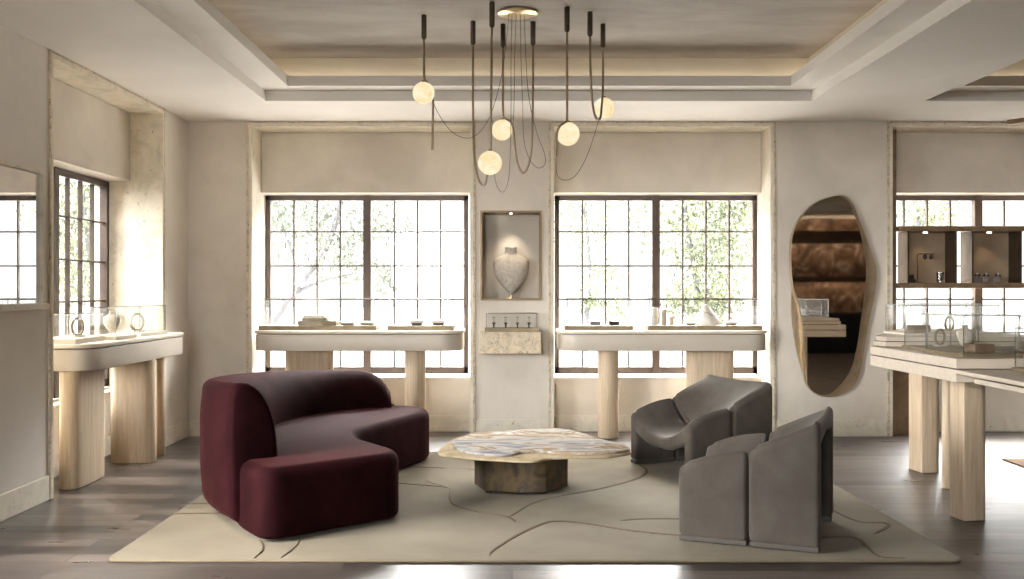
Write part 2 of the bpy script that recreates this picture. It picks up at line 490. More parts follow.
# pelmet boxes over the windows
for i, (a, b) in enumerate(OPEN):
    m = MB().box(a + .025, b - .025, YB + .33, YB + .60, 2.352, ZT - .024)
    struct(m.build('trim_%d' % (5 + i), 'plaster', bevel=.004), ['plaster pelmet panel above the left back window', 'plaster pelmet panel above the middle back window', 'plaster pelmet panel above the right back window'][i], 'pelmet')
m = MB().box(XL - .60, XL - .27, LO[0] + .025, LO[1] - .025, 2.352, ZT - .024)
struct(m.build('trim_8', 'plaster', bevel=.004), 'plaster pelmet panel above the left wall window', 'pelmet')
# bronze jamb beside the right back window
m = MB().box(3.626, 3.700, YB + .10, YB + .30, .001, 2.94).box(3.626, 3.85, YB + .12, YB + .318, .001, .92)
struct(m.build('trim_9', 'frame_bronze', bevel=.004), 'dark bronze jamb at the left edge of the right back window', 'trim')

# windows: bronze frames with fine glazing bars
ZR = [.633, .968, 1.302, 1.636, 1.979, 2.291]
def window(name, x0, x1, y, label, along='x', X=None):
    """along x: plane at depth y; along y: plane at X"""
    root = thing(name, label, 'window', ((x0 + x1) / 2, y, .557) if along == 'x' else (X, (x0 + x1) / 2, .557), kind='structure')
    def bx(m, a0, a1, d0, d1, z0, z1):
        if along == 'x': m.box(a0, a1, y + d0, y + d1, z0, z1)
        else: m.box(X - d1, X - d0, a0, a1, z0, z1)
    mid = (x0 + x1) / 2
    f = MB()
    bx(f, x0, x0 + .045, 0, .07, .557, 2.345); bx(f, x1 - .045, x1, 0, .07, .557, 2.345)
    bx(f, x0, x1, 0, .07, .557, .633 - .008); bx(f, x0, x1, 0, .07, 2.291, 2.345)
    bx(f, mid - .038, mid + .038, -.012, .075, .557, 2.345)
    f.build('window_frame', 'window_paint', root, bevel=.003)
    b = MB()
    for s0, s1 in ((x0 + .045, mid - .038), (mid + .038, x1 - .045)):
        for k in range(1, 4):
            xx = s0 + (s1 - s0) * k / 4; bx(b, xx - .0075, xx + .0075, .015, .05, .62, 2.295)
        for z in ZR[1:5]: bx(b, s0, s1, .017, .048, z - .0075, z + .0075)
    b.build('glazing_bars', 'window_paint', root)
    g = MB()
    bx(g, x0 + .03, mid - .02, .030, .034, .60, 2.31); bx(g, mid + .02, x1 - .03, .030, .034, .60, 2.31)
    g.build('pane', 'pane', root)
    return root
window('window_1', -2.468, -.438, YB + .50, 'dark framed grid window left of the niche in the back wall')
window('window_2', .428, 2.460, YB + .50, 'dark framed grid window right of the niche in the back wall')
window('window_3', 3.660, 5.690, YB + .50, 'dark framed grid window behind the hanging display cabinets')
window('window_4', LO[0] + .04, LO[1] - .04, 0, 'dark framed grid window in the left wall', 'y', XL - .45)
# wide street window beyond the left edge of the view
rt = thing('window_5', 'side window in the left wall beside the viewer', 'window', (XL - .4, 3.725, .5), kind='structure')
m = MB()
for k_ in range(3): m.box(XL - .47, XL - .40, W5[0] + k_ * 1.2, W5[0] + k_ * 1.2 + .05, .5, 2.75)
m.box(XL - .47, XL - .40, W5[0], W5[1], .5, .56); m.box(XL - .47, XL - .40, W5[0], W5[1], 2.69, 2.75)
m.build('window_frame', 'window_paint', rt, bevel=.003)
MB().box(XL - .44, XL - .436, W5[0], W5[1], .53, 2.72).build('pane', 'pane', rt)

rt = thing('fill_window', 'unseen fill window added high in the rear wall', 'window', (-1.9, YF - .2, 1.4), kind='structure')  # unseen rear window, added as soft frontal fill for the back wall
m = MB()
for k_ in range(3): m.box(W6[0] + k_ * 1.025, W6[0] + k_ * 1.025 + .05, YF - .25, YF - .18, 1.4, 2.9)
m.box(W6[0], W6[1], YF - .25, YF - .18, 1.4, 1.46); m.box(W6[0], W6[1], YF - .25, YF - .18, 2.84, 2.9)
m.build('window_frame', 'window_paint', rt, bevel=.003)
MB().box(W6[0], W6[1], YF - .22, YF - .216, 1.43, 2.87).build('pane', 'pane', rt)

# ------------------------------------------------------------------ niche, bust and ledge on the pier
rt = thing('wall_niche', 'bronze framed glazed niche in the pier between the windows', 'niche', ((NX0 + NX1) / 2, YB, NZ0))
f = MB()
d0, d1 = YB - .02, YB + .255
f.box(NX0, NX0 + .018, d0, d1, NZ0, NZ1); f.box(NX1 - .018, NX1, d0, d1, NZ0, NZ1)
f.box(NX0 + .018, NX1 - .018, d0, d1, NZ0, NZ0 + .018); f.box(NX0 + .018, NX1 - .018, d0, d1, NZ1 - .018, NZ1)
f.build('frame', 'frame_bronze', rt, bevel=.002)
MB().box(NX0 + .018, NX1 - .018, d1 - .012, d1, NZ0 + .018, NZ1 - .018).build('back_panel', 'plaster', rt)
MB().box(NX0 + .0185, NX1 - .0185, YB - .012, YB - .007, NZ0 + .0185, NZ1 - .0185).build('glass_front', 'niche_glass', rt)
MB().lathe([(.012, 0), (.012, .010)], (-.01, YB + .05, NZ1 - .029), 20).build('downlight', 'spot_lens', rt)

def bust(loc, label, s=1.0):
    rt = thing('necklace_bust', label, 'bust', loc)
    # horizontal ellipses from the pointed foot up over the chest to the neck
    st = [(-.002, .014, .016, 0), (.010, .024, .022, 0), (.03, .042, .030, -.002), (.067, .082, .042, -.006), (.115, .122, .052, -.012), (.164, .150, .062, -.018), (.21, .166, .068, -.018), (.26, .174, .064, -.008),
          (.30, .178, .060, -.002), (.328, .168, .055, .004), (.350, .146, .050, .008), (.368, .112, .046, .012), (.382, .082, .043, .014), (.396, .066, .042, .014), (.415, .058, .042, .014), (.440, .056, .042, .013), (.455, .058, .044, .012), (.460, .054, .040, .012)]
    rs = []
    for z, a, b, dy in st:
        rs.append([(a * math.copysign(abs(math.cos(t)) ** .9, math.cos(t)), dy + b * math.copysign(abs(math.sin(t)) ** .9, math.sin(t)), z) for t in [2 * PI * k / 28 for k in range(28)]])
    rs = [[(x * s, y * s, (z + .045) * s) for x, y, z in r] for r in rs]
    MB().rings(rs).build('torso', 'bust_marble', rt, smooth=True, local=True)
    MB().lathe([(.055 * s, 0), (.055 * s, .008 * s), (.012 * s, .010 * s), (.010 * s, .05 * s)], n=24).build('stand', 'brass', rt, smooth=True, local=True)
    return rt
bust((-.01, YB + .12, NZ0 + .019), 'veined stone necklace bust standing inside the wall niche', .98)

rt = thing('wall_ledge', 'travertine block ledge on the pier under the niche', 'ledge', (-.005, YB, .80))
LZ0, LZ1 = .800, 1.005
MB().box(-.300, .272, YB - .20, YB - .001, LZ0, LZ1).build('block', 'travertine_rough', rt, bevel=.004)

def rod_box(m, x0, x1, y0, y1, z0, z1, t):
    for x in (x0, x1 - t):
        for y in (y0, y1 - t): m.box(x, x + t, y, y + t, z0, z1)
    for y in (y0, y1 - t):
        m.box(x0, x1, y, y + t, z1 - t, z1)
    for x in (x0, x1 - t): m.box(x, x + t, y0, y1, z1 - t, z1)

def case(label, cx, cy, z, L, D, Hh, rz=0, base=.03, lip=.02, basemat='dull_brass', group=None, g=.006, lid=True, et=.006, gm='case_glass'):
    """glass display case: base tray, glass sides and lid, polished edges. L along local x."""
    rt = thing('glass_display_case', label, 'display case', (cx, cy, z), rz, group)
    MB().box(-L / 2, L / 2, -D / 2, D / 2, 0, base).build('base_tray', basemat, rt, bevel=.003, local=True)
    a, b = L / 2 - lip, D / 2 - lip
    gl = MB()
    gl.box(-a, a, -b, -b + g, base, Hh); gl.box(-a, a, b - g, b, base, Hh)
    gl.box(-a, -a + g, -b + g, b - g, base, Hh); gl.box(a - g, a, -b + g, b - g, base, Hh)
    if lid: gl.box(-a, a, -b, b, Hh, Hh + g)
    go = gl.build('glass_cover', gm, rt, local=True)
    e = MB(); rod_box(e, -a - .001, a + .001, -b - .001, b + .001, base, Hh + g + .001, et)
    e.build('glass_edge', 'case_edge', go, local=True)
    return rt

case('shallow glass case on the travertine ledge under the niche', -.005, YB - .10, LZ1, .50, .15, .17, base=.035, lip=.012, et=.003, g=.004, gm='clear_glass')
for i, x in enumerate((-.172, -.060, .050, .158)):
    rt = thing('ring_stand', ['first small ring stand from the left in the ledge case', 'second small ring stand from the left in the ledge case', 'third small ring stand from the left in the ledge case', 'rightmost small ring stand in the ledge case'][i], 'ring stand', (x, YB - .10, LZ1 + .035), group='ring stands on the ledge')
    MB().lathe([(.011, 0), (.011, .004), (.006, .006), (.008, .03), (.017, .045), (.017, .049)], n=16).build('cone', 'dark_item', rt, smooth=True, local=True)
    MB().tube([(.010 * math.cos(a), 0, .066 + .010 * math.sin(a)) for a in [2 * PI * k / 14 for k in range(15)]], .0025, 6).build('ring', 'brass', rt, smooth=True, local=True)
    MB().lathe([(.015, .096), (.017, .099), (.015, .102)], n=16).build('finial', 'dull_brass', rt, smooth=True, local=True)
    MB().lathe([(.0012, .045), (.0012, .097)], n=6).build('pin', 'dull_brass', rt, local=True)

# ------------------------------------------------------------------ counters
TZ = 1.02
def counter_top(rt, poly):
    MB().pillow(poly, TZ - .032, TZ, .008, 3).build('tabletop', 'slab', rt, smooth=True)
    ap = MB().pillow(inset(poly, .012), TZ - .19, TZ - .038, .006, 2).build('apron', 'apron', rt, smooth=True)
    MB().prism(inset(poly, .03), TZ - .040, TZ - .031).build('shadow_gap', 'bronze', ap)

def leg(rt, poly, ztop=TZ - .19):
    return MB().pillow(poly, .002, ztop, .004, 2).build('leg', 'oak', rt, smooth=True)

Y0, Y1 = 9.20, 9.79
def back_counter(x0, x1, label, wide, cyl):
    rt = thing('display_counter', label, 'counter', ((x0 + x1) / 2, (Y0 + Y1) / 2, 0), group='window counters')
    poly = roundpoly([(x0, Y0), (x1, Y0), (x1, Y1), (x0, Y1)], [.22, .22, .08, .08], 10)
    counter_top(rt, poly)
    leg(rt, stadium(wide, 9.52, .46, .17, 0))
    leg(rt, [(cyl + .098 * math.cos(2 * PI * k / 28), 9.42 + .098 * math.sin(2 * PI * k / 28)) for k in range(28)])
    return rt
back_counter(-2.425, -.455, 'pale rounded counter under the left back window', -1.935, -.915)
back_counter(.425, 2.40, 'pale rounded counter under the middle back window', 1.89, .910)

rt = thing('display_counter', 'pale rounded counter under the left wall window', 'counter', (-3.15, 7.9, 0), group='window counters')
poly = roundpoly([(-2.90, 6.92), (-2.90, 8.84), (-3.08, 8.84), (-3.08, 8.75), (-3.385, 8.75), (-3.385, 6.92)], [.2, .05, .01, .01, .03, .2], 8)
counter_top(rt, poly)
leg(rt, stadium(-3.11, 7.21, .54, .145, PI / 2))
leg(rt, stadium(-3.07, 8.08, .36, .16, 0))
leg(rt, [(-2.99 + .055 * math.cos(2 * PI * k / 24), 8.42 + .055 * math.sin(2 * PI * k / 24)) for k in range(24)])

# cases and displays on the left back counter
case('long low glass case on the left back counter', -1.815, 9.45, TZ, 1.10, .34, .29, base=.042)
case('short glass case at the right end of the left back counter', -.855, 9.45, TZ, .62, .34, .29, base=.042)
def slab_item(name, label, cat, loc, sx, sy, sz, mat, rz=0, group=None, top=None, base=None):
    rt = thing(name, label, cat, loc, rz, group)
    h0 = sz * (.45 if base else 0)
    if base: MB().box(-sx / 2 * .8, sx / 2 * .8, -sy / 2 * .8, sy / 2 * .8, 0, h0).build('foot', base, rt, local=True, bevel=.002)
    MB().box(-sx / 2, sx / 2, -sy / 2, sy / 2, h0, sz).build('pad', mat, rt, local=True, bevel=.004)
    return rt
z = TZ + .042
slab_item('jewelry_box', 'wide brown box at the bottom of the stack in the long case', 'box', (-1.83, 9.44, z), .36, .22, .045, 'dull_brass')
slab_item('jewelry_box', 'smaller brown box on top of the stack in the long case', 'box', (-1.86, 9.44, z + .0455), .23, .17, .030, 'dull_brass')
slab_item('tilted_card', 'tilted white card on the box stack in the long case', 'card', (-1.87, 9.45, z + .076), .20, .13, .022, 'white_item')
slab_item('jewelry_pad', 'low white jewelry pad beside the box stack in the long case', 'jewelry pad', (-1.56, 9.43, z), .14, .14, .034, 'white_item', base='dull_brass')
slab_item('jewelry_pad', 'low white jewelry pad at the right end of the long case', 'jewelry pad', (-1.37, 9.43, z), .14, .14, .034, 'white_item', base='dull_brass')
slab_item('jewelry_pad', 'left white jewelry pad in the short case', 'jewelry pad', (-.90, 9.43, z), .125, .13, .050, 'white_item', base='dark_item')
slab_item('jewelry_pad', 'right white jewelry pad in the short case', 'jewelry pad', (-.695, 9.43, z), .125, .13, .050, 'white_item', base='dark_item')
# middle back counter
case('glass case with two dark blocks on the middle back counter', .815, 9.45, TZ, .64, .34, .29, base=.042)
case('long glass case with the pale cone on the middle back counter', 1.80, 9.45, TZ, 1.07, .34, .29, base=.042)
slab_item('velvet_block', 'left dark display block in the middle counter case', 'display block', (.79, 9.44, z), .095, .10, .038, 'grey_item')
slab_item('velvet_block', 'right dark display block in the middle counter case', 'display block', (.965, 9.44, z), .095, .10, .038, 'dark_item')
def post(label, x, y, r, h, mat):
    rt = thing('bracelet_post', label, 'display post', (x, y, z))
    MB().lathe([(r * .95, 0), (r, .004), (r, h - .004), (r * .95, h)], n=24).build('post', mat, rt, smooth=True, local=True)
    MB().lathe([(r + .004, h * .45), (r + .006, h * .47), (r + .004, h * .49)], n=24).build('bangle', 'brass', rt, smooth=True, local=True)
post('tallest pale display post at the left of the cone case', 1.355, 9.46, .035, .165, 'white_item')
post('beige display post beside the tallest one in the cone case', 1.438, 9.42, .024, .150, 'beige_item')
post('short brown display post in the cone case', 1.515, 9.44, .022, .080, 'beige_item')
rt = thing('display_cone', 'large white sloping cone display in the middle counter case', 'display cone', (1.865, 9.45, z))
rs = []
for q, zz, off in [(.110, 0, 0), (.112, .02, 0), (.098, .055, 0), (.075, .10, -.01), (.052, .14, -.02), (.034, .175, -.028), (.030, .192, -.03), (.024, .200, -.03)]:
    rs.append([(off + q * math.cos(2 * PI * k / 28), q * .85 * math.sin(2 * PI * k / 28), zz) for k in range(28)])
MB().rings(rs).build('cone', 'white_item', rt, smooth=True, local=True)
MB().tube([(-.013 + .072 * math.cos(t), -.003 + .068 * math.sin(t), .112 - .035 * math.cos(t)) for t in [2 * PI * k / 30 for k in range(31)]], .004, 6).build('necklace', 'brass', rt, smooth=True, local=True)
slab_item('jewelry_pad', 'white jewelry pad left of the cone in the middle counter case', 'jewelry pad', (1.69, 9.42, z), .10, .11, .034, 'white_item', base='dull_brass')
slab_item('jewelry_pad', 'white jewelry pad right of the cone in the middle counter case', 'jewelry pad', (2.07, 9.42, z), .11, .11, .034, 'white_item', base='dull_brass')
# left counter
case('nearest glass case on the left wall counter', -3.19, 7.20, TZ, .50, .29, .20, PI / 2, .035, .012, 'slab')
case('middle glass case on the left wall counter', -3.08, 7.66, TZ, .36, .24, .24, PI / 2 - .06, .03, .012, 'slab')
case('farthest glass case on the left wall counter', -3.09, 8.28, TZ, .56, .24, .24, PI / 2 - .04, .03, .012, 'slab')
def ring_form(label, loc, rz, s=1):
    rt = thing('bangle_stand', label, 'bangle stand', loc, rz)
    MB().box(-.05 * s, .05 * s, -.03 * s, .03 * s, 0, .012 * s).build('foot', 'slab', rt, local=True, bevel=.002)
    MB().tube([(.055 * s * math.cos(t), 0, (.012 + .062 + .062 * math.sin(t)) * s) for t in [2 * PI * k / 30 for k in range(31)]], .010 * s, 8).build('bangle', 'dull_brass', rt, local=True, smooth=True)
ring_form('upright bangle on a stand in the nearest left counter case', (-3.15, 7.22, TZ + .036), 1.2)
bust((-3.08, 7.66, TZ + .031), 'small pale bust inside the middle left counter case', .36)
ring_form('upright bangle on a stand in the farthest left counter case', (-3.08, 8.18, TZ + .031), 1.0, 1.1)
slab_item('jewelry_pad', 'low white pad beside the bangle in the farthest left counter case', 'jewelry pad', (-3.09, 8.42, TZ + .031), .10, .12, .03, 'white_item')

# ------------------------------------------------------------------ layered display table at the right
rt = thing('display_table', 'layered pale wood display table with pillar legs at right', 'table', (3.0, 6.6, 0))
A = [(2.485, 5.57), (3.66, 5.57), (3.66, 7.85), (2.96, 7.85), (2.455, 6.82)]
MB().prism(inset(A, .0), .880, .950).prism(inset(A, .06), .950, .9565, 1).build('lower_slab', ['limed', 'bronze'], rt, bevel=.003)
MB().prism(A, .9565, 1.012).build('upper_slab', 'limed', rt, bevel=.003)
U = [(2.50, 6.66), (3.62, 6.66), (3.62, 7.80), (2.975, 7.80), (2.48, 6.83)]
MB().prism(inset(U, .02), 1.012, 1.018, 1).prism(U, 1.018, 1.048).build('step_slab', ['limed', 'bronze'], rt, bevel=.002)
MB().prism(inset(U, .025), 1.048, 1.053, 1).prism(inset(U, .012), 1.053, 1.082).build('top_board', ['limed', 'bronze'], rt, bevel=.002)
MB().prism([(2.485, 4.0), (3.66, 4.0), (3.66, 5.568), (2.485, 5.568)], .928, .950).build('front_board', 'limed', rt, bevel=.002)
MB().prism([(2.585, 4.0), (3.60, 4.0), (3.60, 5.568), (2.585, 5.568)], .875, .902).prism([(2.68, 4.1), (3.5, 4.1), (3.5, 5.5), (2.68, 5.5)], .902, .928, 1).build('front_rail', ['limed', 'bronze'], rt, bevel=.002)
def pillar(cx, cy, a, b_, ang):
    pts = roundpoly([(-a / 2, -b_ / 2), (a / 2, -b_ / 2), (a / 2, b_ / 2), (-a / 2, b_ / 2)], [.012, .06, .06, .06], 6)
    ca, sa = math.cos(ang), math.sin(ang)
    return [(cx + x * ca - y * sa, cy + x * sa + y * ca) for x, y in pts]
leg(rt, pillar(2.795, 6.11, .165, .185, .13), .88)
leg(rt, pillar(3.185, 7.70, .165, .22, .13), .88)
leg(rt, [(3.06 + .036 * math.cos(2 * PI * k / 20), 7.0 + .036 * math.sin(2 * PI * k / 20)) for k in range(20)], .88)
leg(rt, pillar(3.52, 6.11, .155, .185, .13), .88)
leg(rt, pillar(3.05, 4.45, .155, .185, .13), .875)
case('nearest tall glass case on the upper slab of the layered table', 2.735, 5.93, 1.012, .36, .48, .235, .06, .022, .012, 'dull_brass')
case('second glass case on the upper slab of the layered table', 2.755, 6.42, 1.012, .34, .34, .225, .06, .022, .012, 'dull_brass')
case('wide glass case on the top board of the layered table', 3.06, 7.10, 1.082, .68, .38, .205, .02, .015, .012, 'slab')
case('far glass case at the back of the layered table', 3.25, 7.58, 1.082, .55, .26, .205, 0, .015, .012, 'slab')
case('glass case by the right edge on the lower front board', 2.95, 5.25, .950, .38, .50, .235, 0, .022, .012, 'dull_brass')
case('tall glass case behind the nearest one on the layered table', 3.20, 6.15, 1.012, .46, .60, .225, 0, .022, .012, 'dull_brass')
def prop_at(label, kind, x, y, zb):
    if kind == 'bust': bust((x, y, zb), label, .30)
    elif kind == 'bangle': ring_form(label, (x, y, zb), .5, .8)
    else:
        slab_item('jewelry_box', label, 'jewelry box', (x, y, zb), .12, .12, .05, 'leather', .1)
prop_at('small bust inside the nearest case on the layered table', 'bust', 2.74, 6.02, 1.034)
prop_at('brown jewelry box in front of the bust in the nearest case', 'box', 2.73, 5.82, 1.034)
prop_at('upright bangle in the second case on the layered table', 'bangle', 2.76, 6.42, 1.034)
prop_at('brown box at left in the wide case on the layered table', 'box', 2.90, 7.10, 1.097)
prop_at('upright bangle in the middle of the wide case on the layered table', 'bangle', 3.12, 7.10, 1.097)
prop_at('brown box in the case by the right edge on the front board', 'box', 2.93, 5.30, .972)
prop_at('brown box inside the tall case behind the nearest one', 'box', 3.18, 6.10, 1.034)

# ------------------------------------------------------------------ hanging display cabinets in front of the right window
HY0, HY1 = YB + .05, YB + .30
HZ0, HZ1 = 1.413, 2.008
rt = thing('hanging_display_cabinet', 'bronze display cabinet with open boxes in front of the right window', 'cabinet', (4.65, HY0, HZ0))
MB().box(3.705, 5.66, HY0, HY1, HZ1 - .05, HZ1).build('top_rail', 'frame_bronze', rt, bevel=.003)
MB().box(3.705, 5.66, HY0, HY1, HZ0, HZ0 + .05).build('bottom_rail', 'frame_bronze', rt, bevel=.003)
BX = [(3.79, 4.262), (4.405, 4.885), (5.03, 5.51)]
for a, b in BX:
    m = MB(); z0, z1 = HZ0 + .05, HZ1 - .05
    MB().box(a, a + .014, HY0 + .005, HY1, z0, z1).build('box_side', 'bronze', rt)
    MB().box(b - .014, b, HY0 + .005, HY1, z0, z1).build('box_side', 'bronze', rt)
    MB().box(a + .014, b - .014, HY1 - .012, HY1, z0, z1).build('back_panel', 'veneer', rt)
    MB().lathe([(.02, 0), (.02, .012)], ((a + b) / 2 - .02, HY0 + .12, z1 - .0125), 16).build('downlight', 'spot_lens', rt)
zb = HZ0 + .055
rt = thing('earring_stand', 'thin bronze stand with two dark earrings in the left hanging box', 'earring stand', (3.93, HY0 + .12, zb))
MB().lathe([(.035, 0), (.035, .006), (.004, .008)], n=20).build('foot', 'bronze', rt, local=True, smooth=True)
MB().tube([(0, 0, .006), (0, 0, .27), (.012, 0, .278), (.16, 0, .278)], .004, 8).build('arm', 'bronze', rt, local=True, smooth=True)
for x in (.075, .130):
    MB().sphere((x, 0, .25), .024, 16, 10, sc=(.9, .6, 1.1)).build('earring', 'dark_item', rt, local=True, smooth=True)
rt = thing('ring_box', 'small dark ring box in the corner of the left hanging box', 'ring box', (3.86, HY0 + .08, zb))
MB().box(-.03, .03, -.03, .03, 0, .03).build('tray', 'dark_item', rt, local=True, bevel=.003)
MB().box(-.03, .03, .02, .03, .03, .075).build('lid', 'dark_item', rt, local=True, bevel=.003)
rt = thing('tumbler', 'clear glass tumbler at right in the left hanging box', 'glass', (4.14, HY0 + .10, zb))
MB().lathe([(.03, 0), (.034, .10), (.031, .10), (.027, .006)], n=20).build('cup', 'case_edge', rt, local=True, smooth=True)
for i, (x, lb) in enumerate(((4.49, 'left rounded ring holder in the second hanging box'), (4.575, 'middle rounded ring holder in the second hanging box'), (4.69, 'right rounded ring holder in the second hanging box'))):
    rt = thing('ring_holder', lb, 'ring holder', (x, HY0 + .10, zb), group='ring holders in the second hanging box')
    MB().box(-.028, .028, -.02, .02, 0, .055).build('block', 'grey_item', rt, local=True, bevel=.006)
    MB().tube([(.024 * math.cos(t), -.022, .058 + .022 * math.sin(t)) for t in [PI * k / 12 for k in range(13)]], .007, 8).build('ring', 'dark_item', rt, local=True, smooth=True)
    MB().sphere((0, -.024, .083), .011, 12, 8).build('stone', 'white_item', rt, local=True, smooth=True)

# ------------------------------------------------------------------ mirrors
def at(px, py, Y): return ((px - 512) * Y / 995.6, CAMZ + (289.5 - py) * Y / 995.6)
def wall_poly(pts, k=4): return [(x, z) for x, z in catmull(pts, k)]
GL = [(3.044, 2.286), (2.846, 2.215), (2.696, 2.046), (2.63, 1.857), (2.625, 1.631), (2.648, 1.414), (2.705, 1.226), (2.733, 1.018), (2.733, 0.754), (2.762, 0.547), (2.837, 0.434), (2.959, 0.401), (3.063, 0.462), (3.186, 0.622), (3.252, 0.849), (3.289, 1.094), (3.327, 1.358), (3.341, 1.621), (3.308, 1.848), (3.252, 2.046), (3.186, 2.206), (3.12, 2.272)]
BK = [(3.137, 2.291), (3.223, 2.22), (3.299, 2.04), (3.384, 1.812), (3.45, 1.604), (3.441, 1.376), (3.384, 1.111), (3.336, 0.827), (3.28, 0.561), (3.166, 0.428), (2.976, 0.381), (2.834, 0.438), (2.758, 0.599), (2.701, 0.808), (2.659, 1.054), (2.645, 1.3), (2.701, 1.661), (2.787, 1.983), (2.891, 2.191), (3.014, 2.267)]
rt = thing('wall_mirror', 'tall organic mirror with a twisted brass rim on the back wall', 'mirror', (2.98, YB, .38))
def wall_prism(m, poly, y0, y1, mi=0, poly1=None):
    p1 = poly1 or poly
    m.rings([[(x, y0, z) for x, z in poly], [(x, y1, z) for x, z in p1]], mi); return m
gp, bp = wall_poly(GL), wall_poly(BK)
wall_prism(MB(), inset(bp, .02), YB - .002, YB - .03).build('backing', 'bronze', rt)
m = MB(); wall_prism(m, bp, YB - .03, YB - .05); m.build('rear_rim', 'mirror_rim', rt, smooth=True)
m = MB(); wall_prism(m, gp, YB - .0505, YB - .098); m.build('front_rim', 'mirror_rim', rt, smooth=True)
m = MB(); wall_prism(m, inset(gp, .007), YB - .0985, YB - .1015); m.build('mirror_glass', 'mirror_bronze', rt)

rt = thing('wall_mirror', 'rectangular mirror with travertine edge on the left wall', 'mirror', (XL, 5.8, 1.28))
m = MB(); m.box(XL, XL + .035, 5.1, 6.494, 2.150, 2.172); m.box(XL, XL + .035, 6.474, 6.494, 1.31, 2.15); m.box(XL, XL + .035, 5.1, 5.12, 1.31, 2.15)
m.build('frame', 'travertine', rt, bevel=.002)
MB().box(XL, XL + .07, 5.06, 6.494, 1.270, 1.310).build('sill', 'travertine_pale', rt, bevel=.003)
MB().box(XL + .001, XL + .012, 5.12, 6.474, 1.31, 2.15).build('mirror_glass', 'mirror', rt)

# ------------------------------------------------------------------ rugs
rt_poly = roundpoly([(-2.085, 5.095), (2.32, 5.095), (2.27, 8.48), (-2.10, 8.48)], .07, 5)
RZ = .016
r = MB(); r.pillow(rt_poly, .001, RZ, .006, 2)
def rp(px, py, zz=RZ):
    Y = (CAMZ - zz) * 995.6 / (py - 289.5); return ((px - 512) * Y / 995.6, Y)
def shade_line(pts, wd=.010):  # dark strip painted along a relief edge in place of its shade
    q = catmull([rp(*p) for p in pts], 6, False)
    L, R = [], []
    n = len(q)
    for i in range(n):
        a, b = Vector(q[max(i - 1, 0)]), Vector(q[min(i + 1, n - 1)])
        t = (b - a).normalized(); nn = Vector((-t.y, t.x)); p = Vector(q[i])
        u = i / (n - 1); ww = wd * min(1, .25 + 5 * min(u, 1 - u))
        L.append((p + nn * ww)); R.append((p - nn * ww))
    rs = [[(L[i].x, L[i].y, RZ - .003), (L[i].x, L[i].y, RZ + .0035), (R[i].x, R[i].y, RZ + .0035), (R[i].x, R[i].y, RZ - .003)] for i in range(n)]
    r.rings(rs, 1)
def pile(pts, h=.010):
    """raised area of pile with a soft edge"""
    q = catmull([rp(*p) for p in pts], 5)
    r.rings([[(x, y, RZ - .002) for x, y in q], [(x, y, RZ + h * .7) for x, y in inset(q, .006)], [(x, y, RZ + h) for x, y in inset(q, .018)]], 0)
shade_line([(402, 466.6), (440, 468), (474, 469.7), (520, 474), (569, 473.7), (595, 470.5), (614, 467)])
shade_line([(395, 483), (420, 485), (447, 487.5), (453, 492)])
shade_line([(450, 491.5), (449.5, 499), (455, 505.6), (477, 512), (505, 516.5), (516, 522)], .005)
shade_line([(540, 498), (567.5, 494.7), (599, 489), (630, 481), (644, 475), (646.5, 469.7), (639, 464.5)])
shade_line([(490, 556), (492.5, 551), (517.5, 535), (542.5, 524), (555, 521.5), (580, 523), (630, 530.6), (679, 535.5), (740, 538.5), (820, 538), (855, 538), (866, 546), (879, 556.5), (905, 558.5)])
shade_line([(620.6, 521), (634, 519.5), (649, 519), (679, 519), (700, 519)])
shade_line([(834, 511), (859, 521.8), (884, 523), (888, 526.5), (875, 534)])
shade_line([(181, 503.6), (207, 503.2), (230, 503)], .008)
shade_line([(165, 514), (190, 513.6), (216, 513.2), (240, 513)], .010)
shade_line([(254, 558.5), (263, 549), (260, 540)], .004)
shade_line([(281, 558), (296, 546), (300, 538)], .004)
shade_line([(404, 455), (427, 453), (447, 453)], .012)
pile([(440, 469), (474, 470), (520, 474), (569, 473), (600, 469), (632, 465), (645, 470), (643, 475), (630, 481), (599, 489), (567, 495), (535, 503), (512, 516), (505, 516), (477, 512), (456, 506), (450, 499), (450, 491), (444, 487), (425, 480)], .005)
ro = r.build('area_rug', ['rug', 'rug_shade'])
tag(ro, 'large beige rug with carved wavy lines and painted dark edge shade under the seating', 'rug')
r = MB(); r.pillow([(4.02, 6.2), (6.9, 6.2), (6.9, 8.17), (4.02, 8.17)], .001, .014, .005, 2)
tag(r.build('area_rug', 'rug_brown'), 'brown rug corner on the floor beyond the layered table', 'rug')

# ------------------------------------------------------------------ sofa
SF = .02
rt = thing('curved_sofa', 'burgundy velvet boomerang sofa with curved back on the beige rug', 'sofa', (-1.4, 6.9, RZ))
seat = [(-1.34, 5.36), (-.685, 5.93), (-.69, 6.12), (-1.01, 6.60), (-1.08, 6.88), (-.98, 7.20), (-.66, 8.02), (-.70, 8.32), (-.95, 8.44), (-1.40, 8.36), (-1.74, 7.9), (-1.90, 7.3), (-1.90, 6.7), (-1.78, 6.2), (-1.56, 5.68)]
sp = roundpoly(seat, [.14, .13, .13, .25, .3, .3, .14, .15, .12, .3, .3, .3, .3, .3, .12], 7)
MB().pillow(sp, .036, .425, .070, 8, .03).build('seat', 'velvet', rt, smooth=True)
MB().prism(inset(roundpoly(seat, .3, 6), .14), RZ + .001, .05).build('plinth', 'plinth', rt)
outer = [(-1.60, 5.67), (-1.80, 5.97), (-1.945, 6.25), (-2.02, 6.60), (-2.05, 7.00), (-2.02, 7.40), (-1.90, 7.80), (-1.66, 8.17), (-1.34, 8.42), (-1.02, 8.50), (-.98, 8.505)]
oc = catmull(outer[:-1], 8, False)
L = [0]
for i in range(1, len(oc)): L.append(L[-1] + (Vector(oc[i]) - Vector(oc[i - 1])).length)
TL = L[-1]
